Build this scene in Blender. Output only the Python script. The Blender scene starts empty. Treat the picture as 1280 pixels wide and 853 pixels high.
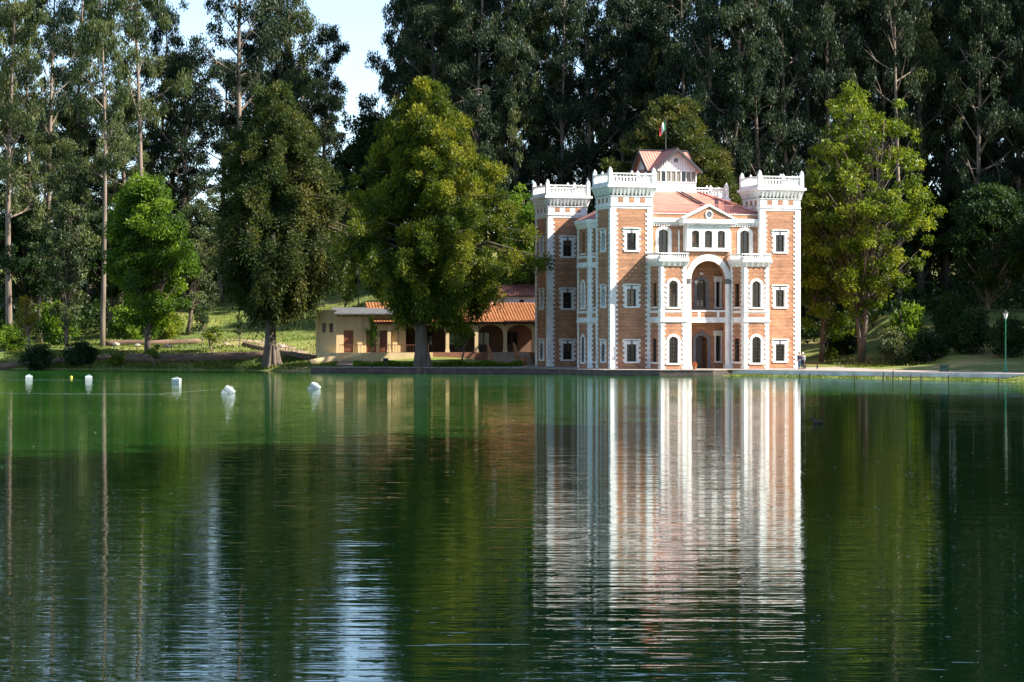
import bpy, math, random
import numpy as np
from mathutils import Vector, Matrix

random.seed(7); RNG = np.random.default_rng(7)
R = math.radians
scene = bpy.context.scene
col = scene.collection

# ------------------------------------------------------------------ camera, sky, sun, exposure
FPX = 3000.0                      # focal length in pixels of a 1280 wide frame
HOR = 418.0                       # horizon row in that frame
CAMZ = 4.25                       # camera above the water
cam = bpy.data.cameras.new('camera'); camo = bpy.data.objects.new('camera', cam); col.objects.link(camo)
cam.sensor_width = 36.0; cam.lens = 36.0 * FPX / 1280.0
cam.clip_start = 0.5; cam.clip_end = 3000
camo.location = (0, 0, CAMZ)
camo.rotation_euler = (R(90) - math.atan((426.5 - HOR) / FPX), 0, 0)
scene.camera = camo

SUN_EL, SUN_AZ = 38.0, 102.0       # azimuth clockwise from +Y
world = bpy.data.worlds.new('World'); scene.world = world; world.use_nodes = True
nt = world.node_tree; nt.nodes.clear()
sky = nt.nodes.new('ShaderNodeTexSky'); sky.sky_type = 'NISHITA'; sky.sun_disc = False
sky.sun_elevation = R(SUN_EL); sky.sun_rotation = R(SUN_AZ); sky.altitude = 2200; sky.dust_density = 2.6
bg = nt.nodes.new('ShaderNodeBackground'); bg.inputs['Strength'].default_value = 0.115
wo = nt.nodes.new('ShaderNodeOutputWorld')
nt.links.new(sky.outputs[0], bg.inputs[0]); nt.links.new(bg.outputs[0], wo.inputs[0])
sl = bpy.data.lights.new('sun', 'SUN'); sl.energy = 5.0; sl.angle = R(0.5); sl.color = (1.0, 0.94, 0.84)
so = bpy.data.objects.new('sun', sl); col.objects.link(so); so.location = (100, 0, 100)
sdir = Vector((math.sin(R(SUN_AZ)) * math.cos(R(SUN_EL)), math.cos(R(SUN_AZ)) * math.cos(R(SUN_EL)), math.sin(R(SUN_EL))))
so.rotation_euler = sdir.to_track_quat('Z', 'Y').to_euler()
scene.view_settings.view_transform = 'Standard'; scene.view_settings.look = 'None'
scene.view_settings.exposure = 1.45; scene.view_settings.gamma = 1.0
scene.render.engine = 'CYCLES'
scene.cycles.max_bounces = 6; scene.cycles.diffuse_bounces = 3; scene.cycles.glossy_bounces = 3
scene.cycles.transmission_bounces = 3; scene.cycles.caustics_reflective = False; scene.cycles.caustics_refractive = False
scene.cycles.use_denoising = True; scene.cycles.sample_clamp_indirect = 4.0

def wx(px, Y): return (px - 640.0) / FPX * Y

# ------------------------------------------------------------------ materials
MATS = {}
def newmat(name):
    m = bpy.data.materials.new(name); m.use_nodes = True
    MATS[name] = m
    n = m.node_tree.nodes; l = m.node_tree.links
    b = n['Principled BSDF']
    return m, n, l, b
def N(n, t, **kw):
    x = n.new(t)
    for k, v in kw.items():
        if k in x.inputs: x.inputs[k].default_value = v
        else: setattr(x, k, v)
    return x
def ramp(n, stops):
    r = n.new('ShaderNodeValToRGB'); e = r.color_ramp.elements
    while len(e) < len(stops): e.new(0.5)
    for q, (p, c) in zip(e, stops): q.position = p; q.color = (*c, 1)
    return r
def simple(name, c, rough=0.6, var=0.25, scale=1.5, bump=0.0, bscale=20, metallic=0.0, stretch=None, c2=None):
    """base colour with two octaves of blotchy variation (stains, wear) and a little relief"""
    m, n, l, b = newmat(name)
    tc = N(n, 'ShaderNodeTexCoord'); src = tc.outputs['Object']
    if stretch:
        mp = N(n, 'ShaderNodeMapping'); mp.inputs['Scale'].default_value = stretch
        l.new(src, mp.inputs[0]); src = mp.outputs[0]
    nz = N(n, 'ShaderNodeTexNoise', Scale=scale, Detail=6.0, Roughness=0.65); l.new(src, nz.inputs['Vector'])
    lo = tuple(x * (1 - var) for x in c) if c2 is None else c2
    hi = tuple(min(1, x * (1 + var * 0.6)) for x in c) if c2 is None else c
    rp = ramp(n, [(0.32, lo), (0.68, hi)]); l.new(nz.outputs['Fac'], rp.inputs[0])
    l.new(rp.outputs[0], b.inputs['Base Color'])
    b.inputs['Roughness'].default_value = rough; b.inputs['Metallic'].default_value = metallic
    if bump:
        n2 = N(n, 'ShaderNodeTexNoise', Scale=bscale, Detail=4.0); l.new(src, n2.inputs['Vector'])
        bp = N(n, 'ShaderNodeBump', Distance=bump); bp.inputs['Strength'].default_value = 1.0
        l.new(n2.outputs['Fac'], bp.inputs['Height']); l.new(bp.outputs[0], b.inputs['Normal'])
    return m

WHITE = simple('white_paint', (0.79, 0.78, 0.74), 0.6, 0.26, 1.1, 0.004, 12, stretch=(1.5, 1.5, 0.5))
WHITE_OLD = simple('weathered_white_paint', (0.62, 0.62, 0.58), 0.7, 0.35, 0.8, 0.01, 8)
GREYSTONE = simple('grey_stone', (0.16, 0.16, 0.165), 0.75, 0.3, 2.0, 0.01, 15)
WOOD = simple('brown_wood', (0.10, 0.05, 0.025), 0.5, 0.3, 3.0, stretch=(1, 1, 0.2))
DARKWOOD = simple('dark_wood', (0.035, 0.02, 0.012), 0.5, 0.3, 3.0)
ROOFTRIM = simple('charcoal_trim', (0.035, 0.033, 0.035), 0.5, 0.2)
PINKWALL = simple('pale_pink_wall', (0.72, 0.58, 0.56), 0.7, 0.12, 0.6)
CREAM = simple('cream_plaster', (0.62, 0.46, 0.24), 0.75, 0.16, 0.7, 0.006, 10)
IRON = simple('dark_iron', (0.03, 0.03, 0.03), 0.5, 0.2)
GREENPAINT = simple('green_paint', (0.01, 0.22, 0.10), 0.4, 0.15)
BINGREEN = simple('dark_green_bin', (0.015, 0.05, 0.035), 0.5, 0.2)
PLASTIC = simple('weathered_white_plastic', (0.42, 0.46, 0.47), 0.45, 0.16, 4.0)
PAVING = simple('pinkish_paving', (0.34, 0.27, 0.23), 0.85, 0.25, 0.5, 0.01, 6)
DARKSTONE = simple('dark_wall_stone', (0.10, 0.075, 0.06), 0.85, 0.5, 1.6, 0.04, 3.5)
STONE = simple('pale_stone', (0.34, 0.29, 0.23), 0.85, 0.35, 1.2, 0.03, 4)
LOGWOOD = simple('weathered_log', (0.16, 0.10, 0.06), 0.85, 0.5, 1.0, 0.03, 5, stretch=(0.3, 3, 3))
DIRT = simple('pink_dirt_path', (0.36, 0.24, 0.17), 0.9, 0.25, 0.6, 0.01, 5)
ORANGEWOOD = simple('varnished_wood', (0.35, 0.13, 0.035), 0.45, 0.25, 3.0)
BRICKDARK = simple('red_brick_plinth', (0.22, 0.09, 0.05), 0.8, 0.3, 3.0)
ROPE = simple('pale_rope', (0.35, 0.38, 0.35), 0.7, 0.2)
YELLOWP = simple('yellow_plastic', (0.6, 0.5, 0.05), 0.5, 0.1)
DUCK = simple('brown_feathers', (0.05, 0.035, 0.02), 0.6, 0.3, 8)
SKIN = simple('skin', (0.45, 0.25, 0.17), 0.5, 0.05)
NAVY = simple('navy_cloth', (0.015, 0.02, 0.045), 0.8, 0.2)
GREYCLOTH = simple('pale_grey_cloth', (0.50, 0.50, 0.50), 0.8, 0.15)
JEANS = simple('blue_jeans', (0.035, 0.06, 0.13), 0.8, 0.2)
HAIR = simple('dark_hair', (0.015, 0.01, 0.008), 0.4, 0.2)
REDPAINT = simple('flag_red', (0.55, 0.02, 0.03), 0.7, 0.05)
FLAGGREEN = simple('flag_green', (0.01, 0.18, 0.07), 0.7, 0.05)
FLAGWHITE = simple('flag_white', (0.8, 0.8, 0.78), 0.7, 0.03)
CURTAIN = simple('curtain', (0.20, 0.19, 0.15), 0.8, 0.15, 6, stretch=(4, 1, .3))

def brick_mat(name, c1, c2, mortar, bw=0.34, bh=0.115):
    m, n, l, b = newmat(name)
    tc = N(n, 'ShaderNodeTexCoord')
    br = N(n, 'ShaderNodeTexBrick', Scale=1.0)
    br.inputs['Brick Width'].default_value = bw; br.inputs['Row Height'].default_value = bh
    br.inputs['Mortar Size'].default_value = 0.018; br.inputs['Mortar Smooth'].default_value = 0.3
    br.inputs['Color1'].default_value = (*c1, 1); br.inputs['Color2'].default_value = (*c2, 1); br.inputs['Mortar'].default_value = (*mortar, 1)
    l.new(tc.outputs['UV'], br.inputs['Vector'])
    nz = N(n, 'ShaderNodeTexNoise', Scale=0.7, Detail=7.0, Roughness=0.7); l.new(tc.outputs['UV'], nz.inputs['Vector'])
    hs = N(n, 'ShaderNodeMix', data_type='RGBA', blend_type='MULTIPLY')
    mp = N(n, 'ShaderNodeMapping'); mp.inputs['Scale'].default_value = (.12, 1 / bh * .55, 1); l.new(tc.outputs['UV'], mp.inputs[0])
    nc = N(n, 'ShaderNodeTexNoise', Scale=1.0, Detail=3.0); l.new(mp.outputs[0], nc.inputs['Vector'])   # courses laid from different batches
    av = N(n, 'ShaderNodeMix', data_type='FLOAT'); av.inputs[0].default_value = .45; l.new(nz.outputs['Fac'], av.inputs[2]); l.new(nc.outputs['Fac'], av.inputs[3])
    rp = ramp(n, [(0.34, (0.55, 0.52, 0.52)), (0.66, (1.3, 1.27, 1.25))]); l.new(av.outputs[0], rp.inputs[0])
    hs.inputs[0].default_value = 1.0
    l.new(br.outputs['Color'], hs.inputs[6]); l.new(rp.outputs[0], hs.inputs[7])
    l.new(hs.outputs[2], b.inputs['Base Color'])
    bp = N(n, 'ShaderNodeBump', Distance=0.012, invert=True); l.new(br.outputs['Fac'], bp.inputs['Height']); l.new(bp.outputs[0], b.inputs['Normal'])
    b.inputs['Roughness'].default_value = 0.85
    return m
BRICK = brick_mat('orange_brick', (0.46, 0.205, 0.09), (0.32, 0.13, 0.06), (0.52, 0.38, 0.26), 0.42, 0.15)
BRICKSTONE = brick_mat('dark_rubble_wall', (0.13, 0.095, 0.075), (0.07, 0.05, 0.045), (0.10, 0.09, 0.08), 0.55, 0.22)
STEPBRICK = brick_mat('step_brick', (0.42, 0.32, 0.24), (0.34, 0.25, 0.18), (0.3, 0.27, 0.23), 0.4, 0.12)

def ribbed(name, c1, c2, period, rough=0.55, strength=0.02):
    m, n, l, b = newmat(name)
    tc = N(n, 'ShaderNodeTexCoord')
    sp = N(n, 'ShaderNodeSeparateXYZ'); l.new(tc.outputs['UV'], sp.inputs[0])
    ml = N(n, 'ShaderNodeMath', operation='MULTIPLY'); ml.inputs[1].default_value = 2 * math.pi / period; l.new(sp.outputs[0], ml.inputs[0])
    sn = N(n, 'ShaderNodeMath', operation='SINE'); l.new(ml.outputs[0], sn.inputs[0])
    nz = N(n, 'ShaderNodeTexNoise', Scale=0.8, Detail=6.0); l.new(tc.outputs['UV'], nz.inputs['Vector'])
    rp = ramp(n, [(0.3, c2), (0.7, c1)]); l.new(nz.outputs['Fac'], rp.inputs[0]); l.new(rp.outputs[0], b.inputs['Base Color'])
    bp = N(n, 'ShaderNodeBump', Distance=strength); l.new(sn.outputs[0], bp.inputs['Height']); l.new(bp.outputs[0], b.inputs['Normal'])
    b.inputs['Roughness'].default_value = rough
    return m
REDROOF = ribbed('red_sheet_roof', (0.54, 0.23, 0.165), (0.44, 0.165, 0.12), 0.33, 0.6, 0.03)
TILE = simple('terracotta_tile', (0.52, 0.21, 0.075), 0.8, 0.45, 2.2)
BOARD = ribbed('white_boarding', (0.74, 0.70, 0.70), (0.68, 0.64, 0.64), 0.3, 0.6, 0.02)

def glass_mat():
    m, n, l, b = newmat('dark_glass')
    b.inputs['Base Color'].default_value = (0.012, 0.014, 0.016, 1); b.inputs['Roughness'].default_value = 0.06
    return m
GLASS = glass_mat()
def lampglass():
    m, n, l, b = newmat('milky_lamp_glass')
    b.inputs['Base Color'].default_value = (0.7, 0.7, 0.66, 1); b.inputs['Roughness'].default_value = 0.2
    return m
LAMPGLASS = lampglass()

def leaf_mat(name, dark, mid, light, trans=0.35, gloss=0.12, rough=0.65):
    m = bpy.data.materials.new(name); m.use_nodes = True; MATS[name] = m
    n = m.node_tree.nodes; l = m.node_tree.links; n.clear()
    out = N(n, 'ShaderNodeOutputMaterial')
    at = N(n, 'ShaderNodeAttribute', attribute_name='tint')
    oi = N(n, 'ShaderNodeObjectInfo')
    ad = N(n, 'ShaderNodeMath', operation='MULTIPLY_ADD'); l.new(oi.outputs['Random'], ad.inputs[0]); ad.inputs[1].default_value = 0.22
    sb = N(n, 'ShaderNodeMath', operation='SUBTRACT'); l.new(at.outputs['Fac'], sb.inputs[0]); sb.inputs[1].default_value = 0.11
    l.new(sb.outputs[0], ad.inputs[2])
    rp = ramp(n, [(0.08, dark), (0.5, mid), (0.95, light)]); l.new(ad.outputs[0], rp.inputs[0])
    df = N(n, 'ShaderNodeBsdfDiffuse'); tr = N(n, 'ShaderNodeBsdfTranslucent'); gl = N(n, 'ShaderNodeBsdfGlossy', Roughness=rough)
    l.new(rp.outputs[0], df.inputs[0])
    br = N(n, 'ShaderNodeMix', data_type='RGBA', blend_type='MULTIPLY'); br.inputs[0].default_value = 1
    l.new(rp.outputs[0], br.inputs[6]); br.inputs[7].default_value = (1.5, 1.45, 0.55, 1); l.new(br.outputs[2], tr.inputs[0])
    m1 = N(n, 'ShaderNodeMixShader'); m1.inputs[0].default_value = trans; l.new(df.outputs[0], m1.inputs[1]); l.new(tr.outputs[0], m1.inputs[2])
    lw = N(n, 'ShaderNodeLayerWeight', Blend=0.25)
    mm = N(n, 'ShaderNodeMath', operation='MULTIPLY'); l.new(lw.outputs['Fresnel'], mm.inputs[0]); mm.inputs[1].default_value = gloss * 1.1
    m2 = N(n, 'ShaderNodeMixShader'); l.new(mm.outputs[0], m2.inputs[0]); l.new(m1.outputs[0], m2.inputs[1]); l.new(gl.outputs[0], m2.inputs[2])
    l.new(m2.outputs[0], out.inputs[0])
    return m
L_EUC = leaf_mat('eucalyptus_leaf', (0.010, 0.024, 0.015), (0.028, 0.048, 0.026), (0.075, 0.092, 0.038), 0.25, 0.08)
L_EUCP = leaf_mat('pale_eucalyptus_leaf', (0.035, 0.058, 0.024), (0.085, 0.110, 0.040), (0.17, 0.185, 0.075), 0.3, 0.08)
L_CYP = leaf_mat('cypress_leaf', (0.026, 0.050, 0.010), (0.088, 0.118, 0.013), (0.27, 0.26, 0.028), 0.36, 0.05)
L_CYPB = leaf_mat('bronze_cypress_leaf', (0.026, 0.046, 0.014), (0.074, 0.092, 0.024), (0.20, 0.168, 0.05), 0.32, 0.05)
L_GRN = leaf_mat('bright_green_leaf', (0.036, 0.082, 0.012), (0.105, 0.185, 0.018), (0.23, 0.31, 0.028), 0.42, 0.05)
L_YEL = leaf_mat('yellow_green_leaf', (0.050, 0.085, 0.010), (0.130, 0.178, 0.015), (0.29, 0.31, 0.032), 0.42, 0.05)
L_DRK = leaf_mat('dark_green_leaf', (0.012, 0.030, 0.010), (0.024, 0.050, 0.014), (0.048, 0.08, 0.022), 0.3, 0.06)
L_GOLD = leaf_mat('golden_leaf', (0.10, 0.10, 0.015), (0.22, 0.18, 0.02), (0.32, 0.24, 0.03), 0.4, 0.08)
L_GRASS = leaf_mat('grass_blade', (0.05, 0.09, 0.012), (0.10, 0.15, 0.02), (0.22, 0.22, 0.06), 0.35, 0.08)
BARK = simple('grey_brown_bark', (0.13, 0.095, 0.07), 0.85, 0.45, 1.2, 0.03, 5, stretch=(3, 3, 0.5))
BARKPALE = simple('pale_peeling_bark', (0.20, 0.15, 0.11), 0.8, 0.6, 0.9, 0.02, 4, stretch=(2, 2, 0.25))
BARKDARK = simple('dark_bark', (0.07, 0.05, 0.038), 0.9, 0.4, 1.5, 0.04, 5, stretch=(4, 4, 0.4))

# ------------------------------------------------------------------ mesh helpers
class MB:
    def __init__(s): s.v = []; s.f = []; s.uv = []; s.smooth = False
    def face(s, pts, uv=None):
        i = len(s.v); s.v.extend([tuple(p) for p in pts]); s.f.append(tuple(range(i, i + len(pts))))
        s.uv.extend(uv if uv else [(p[0] + p[1], p[2]) for p in pts])
    def hexa(s, P):
        """eight corners: bottom four ccw from above then top four"""
        for q in ((3, 2, 1, 0), (4, 5, 6, 7), (0, 1, 5, 4), (1, 2, 6, 5), (2, 3, 7, 6), (3, 0, 4, 7)):
            pts = [P[k] for k in q]
            a = Vector(pts[1]) - Vector(pts[0])
            if abs(a.z) < 1e-6 and a.length > 1e-6:
                d = a.normalized()
                uv = [(Vector(p).dot(d), p[2]) if q[0] not in (3, 4) or q == (3, 0, 4, 7) else (p[0], p[1]) for p in pts]
            else: uv = None
            s.face(pts, uv)
    def box(s, x0, x1, y0, y1, z0, z1):
        s.hexa([(x0, y0, z0), (x1, y0, z0), (x1, y1, z0), (x0, y1, z0), (x0, y0, z1), (x1, y0, z1), (x1, y1, z1), (x0, y1, z1)])
    def frustum(s, x0, x1, y0, y1, z0, X0, X1, Y0, Y1, z1):
        s.hexa([(x0, y0, z0), (x1, y0, z0), (x1, y1, z0), (x0, y1, z0), (X0, Y0, z1), (X1, Y0, z1), (X1, Y1, z1), (X0, Y1, z1)])
    def prism(s, poly, z0, z1, poly2=None):
        """vertical prism over a ccw polygon (poly2: its top, for a flare)"""
        p2 = poly2 or poly; k = len(poly)
        s.face([(*p, z1) for p in p2]); s.face([(*p, z0) for p in reversed(poly)])
        for i in range(k):
            a, b = poly[i], poly[(i + 1) % k]; c, d = p2[(i + 1) % k], p2[i]
            L = math.hypot(b[0] - a[0], b[1] - a[1])
            s.face([(*a, z0), (*b, z0), (*c, z1), (*d, z1)], [(0, z0), (L, z0), (L, z1), (0, z1)])
    def tube(s, pts, rad, n=8, cap=True):
        pts = [Vector(p) for p in pts]; base = len(s.v); prev = None
        for i, p in enumerate(pts):
            t = (pts[min(i + 1, len(pts) - 1)] - pts[max(i - 1, 0)]).normalized()
            if prev is None:
                a = t.orthogonal().normalized()
            else:
                a = (prev - t * prev.dot(t)).normalized()
            prev = a; b = t.cross(a)
            for k in range(n):
                w = 2 * math.pi * k / n
                s.v.append(tuple(p + (a * math.cos(w) + b * math.sin(w)) * rad[i]))
        for i in range(len(pts) - 1):
            for k in range(n):
                q = (base + i * n + k, base + i * n + (k + 1) % n, base + (i + 1) * n + (k + 1) % n, base + (i + 1) * n + k)
                s.f.append(q); s.uv.extend([(k / n, i), ((k + 1) / n, i), ((k + 1) / n, i + 1), (k / n, i + 1)])
        if cap:
            s.f.append(tuple(reversed(range(base, base + n)))); s.uv.extend([(0, 0)] * n)
            e = base + (len(pts) - 1) * n
            s.f.append(tuple(range(e, e + n))); s.uv.extend([(0, 0)] * n)
    def lathe(s, prof, n=12, c=(0, 0, 0)):
        s.tube([(c[0], c[1], c[2] + z) for r, z in prof], [max(r, 0.001) for r, z in prof], n)
    def mesh(s, name, mat, smooth=False):
        me = bpy.data.meshes.new(name); me.from_pydata(s.v, [], s.f)
        ul = me.uv_layers.new(name='UVMap'); ul.data.foreach_set('uv', np.array(s.uv, dtype=np.float32).ravel())
        me.materials.append(mat)
        if smooth: me.polygons.foreach_set('use_smooth', [True] * len(me.polygons))
        me.update(); return me
def ob(name, mesh, parent=None, loc=(0, 0, 0), rz=0.0, scale=None):
    o = bpy.data.objects.new(name, mesh); col.objects.link(o)
    o.location = loc; o.rotation_euler = (0, 0, rz)
    if scale: o.scale = scale
    if parent: o.parent = parent
    return o
def build(mb, name, mat, parent=None, smooth=False, loc=(0, 0, 0), rz=0.0):
    return ob(name, mb.mesh(name, mat, smooth), parent, loc, rz)
def tag(o, label=None, cat=None, group=None, kind=None):
    if label: o['label'] = label
    if cat: o['category'] = cat
    if group: o['group'] = group
    if kind: o['kind'] = kind
    return o
def thing(name, label, cat, loc=(0, 0, 0), rz=0.0, group=None):
    return tag(ob(name, None, None, loc, rz), label, cat, group)

# ------------------------------------------------------------------ terrain, lake
SX = [-600, -120, -63, -50, -32, -22, -19.4, -8, 2, 7, 10, 15, 21, 26, 31, 32, 34, 38, 40, 45, 48, 50, 600]
SY = [300, 300, 296, 288, 283, 272, 266, 262.5, 259, 250, 245.5, 244.5, 244, 240, 234.6, 233.3, 231, 225, 222, 213, 190, 120, -400]
DST = np.array([-40, -3, 0, 1.2, 3, 5, 7, 14, 20, 30, 40, 60, 90, 150, 300, 900.])
PROF = {
    -600: [-3, -1, 0, .45, .7, 1.0, 2.0, 2.6, 2.9, 3.6, 5.0, 9.0, 14, 22, 30, 34],
    -34:  [-3, -1, 0, .45, .7, 1.0, 2.0, 2.6, 2.9, 3.7, 5.2, 9.6, 15, 22, 30, 34],
    -24:  [-3, -1, 0, .50, .6, .7, 0.9, 1.4, 1.9, 3.0, 4.2, 8.8, 15, 22, 30, 34],
    -14:  [-3, -1, -.3, .2, .55, .6, .62, .75, 1.9, 2.1, 3.5, 8.0, 14, 22, 30, 34],
    6:    [-3, -1, -.3, .2, .50, .55, .55, .56, .6, .9, 1.6, 4.0, 8, 15, 25, 30],
    22:   [-3, -1, -.3, .05, .12, .50, .55, .55, .55, .56, .6, 1.4, 3.5, 9, 20, 26],
    30:   [-3, -.8, 0, .07, .10, .12, .30, .50, .55, .56, .7, 1.5, 3.6, 9, 20, 26],
    48:   [-3, -.8, 0, .07, .10, .12, .14, .45, .55, .6, .8, 1.6, 4.5, 11, 20, 26],
    70:   [-3, -.8, 0, .2, .3, .5, .55, .7, .8, 1.0, 1.3, 2.6, 5.5, 11, 20, 26],
    600:  [-3, -.8, 0, .2, .3, .5, .55, .7, .8, 1.0, 1.3, 2.6, 5.5, 11, 20, 26],
}
PX = np.array(sorted(PROF)); PZ = np.array([PROF[k] for k in PX], dtype=float)
def ground_z(x, y):
    x = np.atleast_1d(np.asarray(x, float)); y = np.atleast_1d(np.asarray(y, float))
    d = y - np.interp(x, SX, SY); d = np.minimum(d, 15 + np.maximum(0, y - 212))
    rows = np.array([np.interp(d, DST, PZ[i]) for i in range(len(PX))])
    j = np.clip(np.searchsorted(PX, x) - 1, 0, len(PX) - 2); t = (x - PX[j]) / (PX[j + 1] - PX[j]); t = t * t * (3 - 2 * t)
    k = np.arange(len(x))
    z = rows[j, k] * (1 - t) + rows[j + 1, k] * t
    bump = 0.10 * np.sin(x * 0.9 + 1.3 * np.sin(y * .31)) * np.sin(y * 0.7 + x * .23) + .22 * np.sin(x * .21 + 2) * np.sin(y * .17)
    return z + bump * np.clip((d - 18) / 12, 0, 1)
def gz(x, y): return float(ground_z(x, y)[0])

def ground():
    xs = np.unique(np.concatenate([np.arange(-600, -90, 15), np.arange(-90, 90, 1.25), np.arange(90, 601, 15)]))
    ys = np.unique(np.concatenate([np.arange(-300, 195, 15), np.arange(195, 350, 0.9), np.arange(350, 420, 5), np.arange(420, 1001, 20)]))
    X, Y = np.meshgrid(xs, ys); Z = ground_z(X.ravel(), Y.ravel())
    V = np.stack([X.ravel(), Y.ravel(), Z], 1); nx = len(xs); ny = len(ys)
    i = np.arange(nx * ny).reshape(ny, nx)
    F = np.stack([i[:-1, :-1], i[:-1, 1:], i[1:, 1:], i[1:, :-1]], -1).reshape(-1, 4)
    me = bpy.data.meshes.new('ground'); me.from_pydata(V.tolist(), [], F.tolist())
    me.polygons.foreach_set('use_smooth', [True] * len(F))
    m, n, l, b = newmat('grassy_ground')
    tc = N(n, 'ShaderNodeTexCoord')
    n1 = N(n, 'ShaderNodeTexNoise', Scale=0.09, Detail=5.0, Roughness=0.6); l.new(tc.outputs['Object'], n1.inputs['Vector'])
    n2 = N(n, 'ShaderNodeTexNoise', Scale=1.6, Detail=6.0, Roughness=0.7); l.new(tc.outputs['Object'], n2.inputs['Vector'])
    r1 = ramp(n, [(0.36, (0.075, 0.125, 0.014)), (0.52, (0.17, 0.20, 0.03)), (0.66, (0.36, 0.30, 0.12))]); l.new(n1.outputs['Fac'], r1.inputs[0])
    r2 = ramp(n, [(0.3, (0.55, 0.55, 0.5)), (0.7, (1.2, 1.15, 1.05))]); l.new(n2.outputs['Fac'], r2.inputs[0])
    mx = N(n, 'ShaderNodeMix', data_type='RGBA', blend_type='MULTIPLY'); mx.inputs[0].default_value = 1
    l.new(r1.outputs[0], mx.inputs[6]); l.new(r2.outputs[0], mx.inputs[7]); l.new(mx.outputs[2], b.inputs['Base Color'])
    b.inputs['Roughness'].default_value = 0.9
    bp = N(n, 'ShaderNodeBump', Distance=0.08); l.new(n2.outputs['Fac'], bp.inputs['Height']); l.new(bp.outputs[0], b.inputs['Normal'])
    me.materials.append(m)
    tag(ob('ground', me), 'grassy lake bank rising into a wooded hillside', None, None, 'structure')
ground()

def lake():
    me = bpy.data.meshes.new('lake')
    me.from_pydata([(-600, -300, 0), (600, -300, 0), (600, 330, 0), (-600, 330, 0)], [], [(0, 1, 2, 3)])
    m, n, l, b = newmat('green_lake_water')
    tc = N(n, 'ShaderNodeTexCoord')
    nz = N(n, 'ShaderNodeTexNoise', Scale=0.03, Detail=4.0); l.new(tc.outputs['Object'], nz.inputs['Vector'])
    rp = ramp(n, [(0.35, (0.010, 0.056, 0.009)), (0.65, (0.016, 0.074, 0.012))]); l.new(nz.outputs['Fac'], rp.inputs[0])
    n.remove(b); out = n['Material Output']
    df = N(n, 'ShaderNodeBsdfDiffuse'); l.new(rp.outputs[0], df.inputs[0]); gl = N(n, 'ShaderNodeBsdfGlossy', Roughness=0.02); gl.inputs['Color'].default_value = (.93, .96, .95, 1)
    fr = N(n, 'ShaderNodeFresnel', IOR=1.33); cl = N(n, 'ShaderNodeMath', operation='MINIMUM'); cl.inputs[1].default_value = 0.74; l.new(fr.outputs[0], cl.inputs[0])
    ms = N(n, 'ShaderNodeMixShader'); l.new(cl.outputs[0], ms.inputs[0]); l.new(df.outputs[0], ms.inputs[1]); l.new(gl.outputs[0], ms.inputs[2]); l.new(ms.outputs[0], out.inputs[0])
    # uneven wind: calm and ruffled patches
    wn = N(n, 'ShaderNodeTexNoise', Scale=0.035, Detail=3.0, Distortion=0.6); l.new(tc.outputs['Object'], wn.inputs['Vector'])
    wr = ramp(n, [(0.36, (.45, .45, .45)), (0.62, (1, 1, 1))]); l.new(wn.outputs['Fac'], wr.inputs[0])
    prev = None
    # long low swell, ripples and fine shivers; crests lie roughly across the view (wind along the lake)
    for sx, sy, dist in ((0.09, 0.50, 0.013), (0.24, 1.4, 0.014), (0.8, 3.4, 0.0075)):
        mp = N(n, 'ShaderNodeMapping'); mp.inputs['Scale'].default_value = (sx, sy, 1); mp.inputs['Rotation'].default_value = (0, 0, R(4 * sx * 10 % 9))
        l.new(tc.outputs['Object'], mp.inputs[0])
        w = N(n, 'ShaderNodeTexNoise', Scale=1.0, Detail=2.0, Roughness=0.5, Distortion=0.4); l.new(mp.outputs[0], w.inputs['Vector'])
        bp = N(n, 'ShaderNodeBump', Distance=dist); l.new(wr.outputs[0], bp.inputs['Strength']); l.new(w.outputs['Fac'], bp.inputs['Height'])
        if prev: l.new(prev.outputs[0], bp.inputs['Normal'])
        prev = bp
    l.new(prev.outputs[0], gl.inputs['Normal']); l.new(prev.outputs[0], fr.inputs['Normal'])
    me.materials.append(m)
    tag(ob('lake', me), 'calm green lake water with light ripples', None, None, 'structure')
lake()

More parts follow.
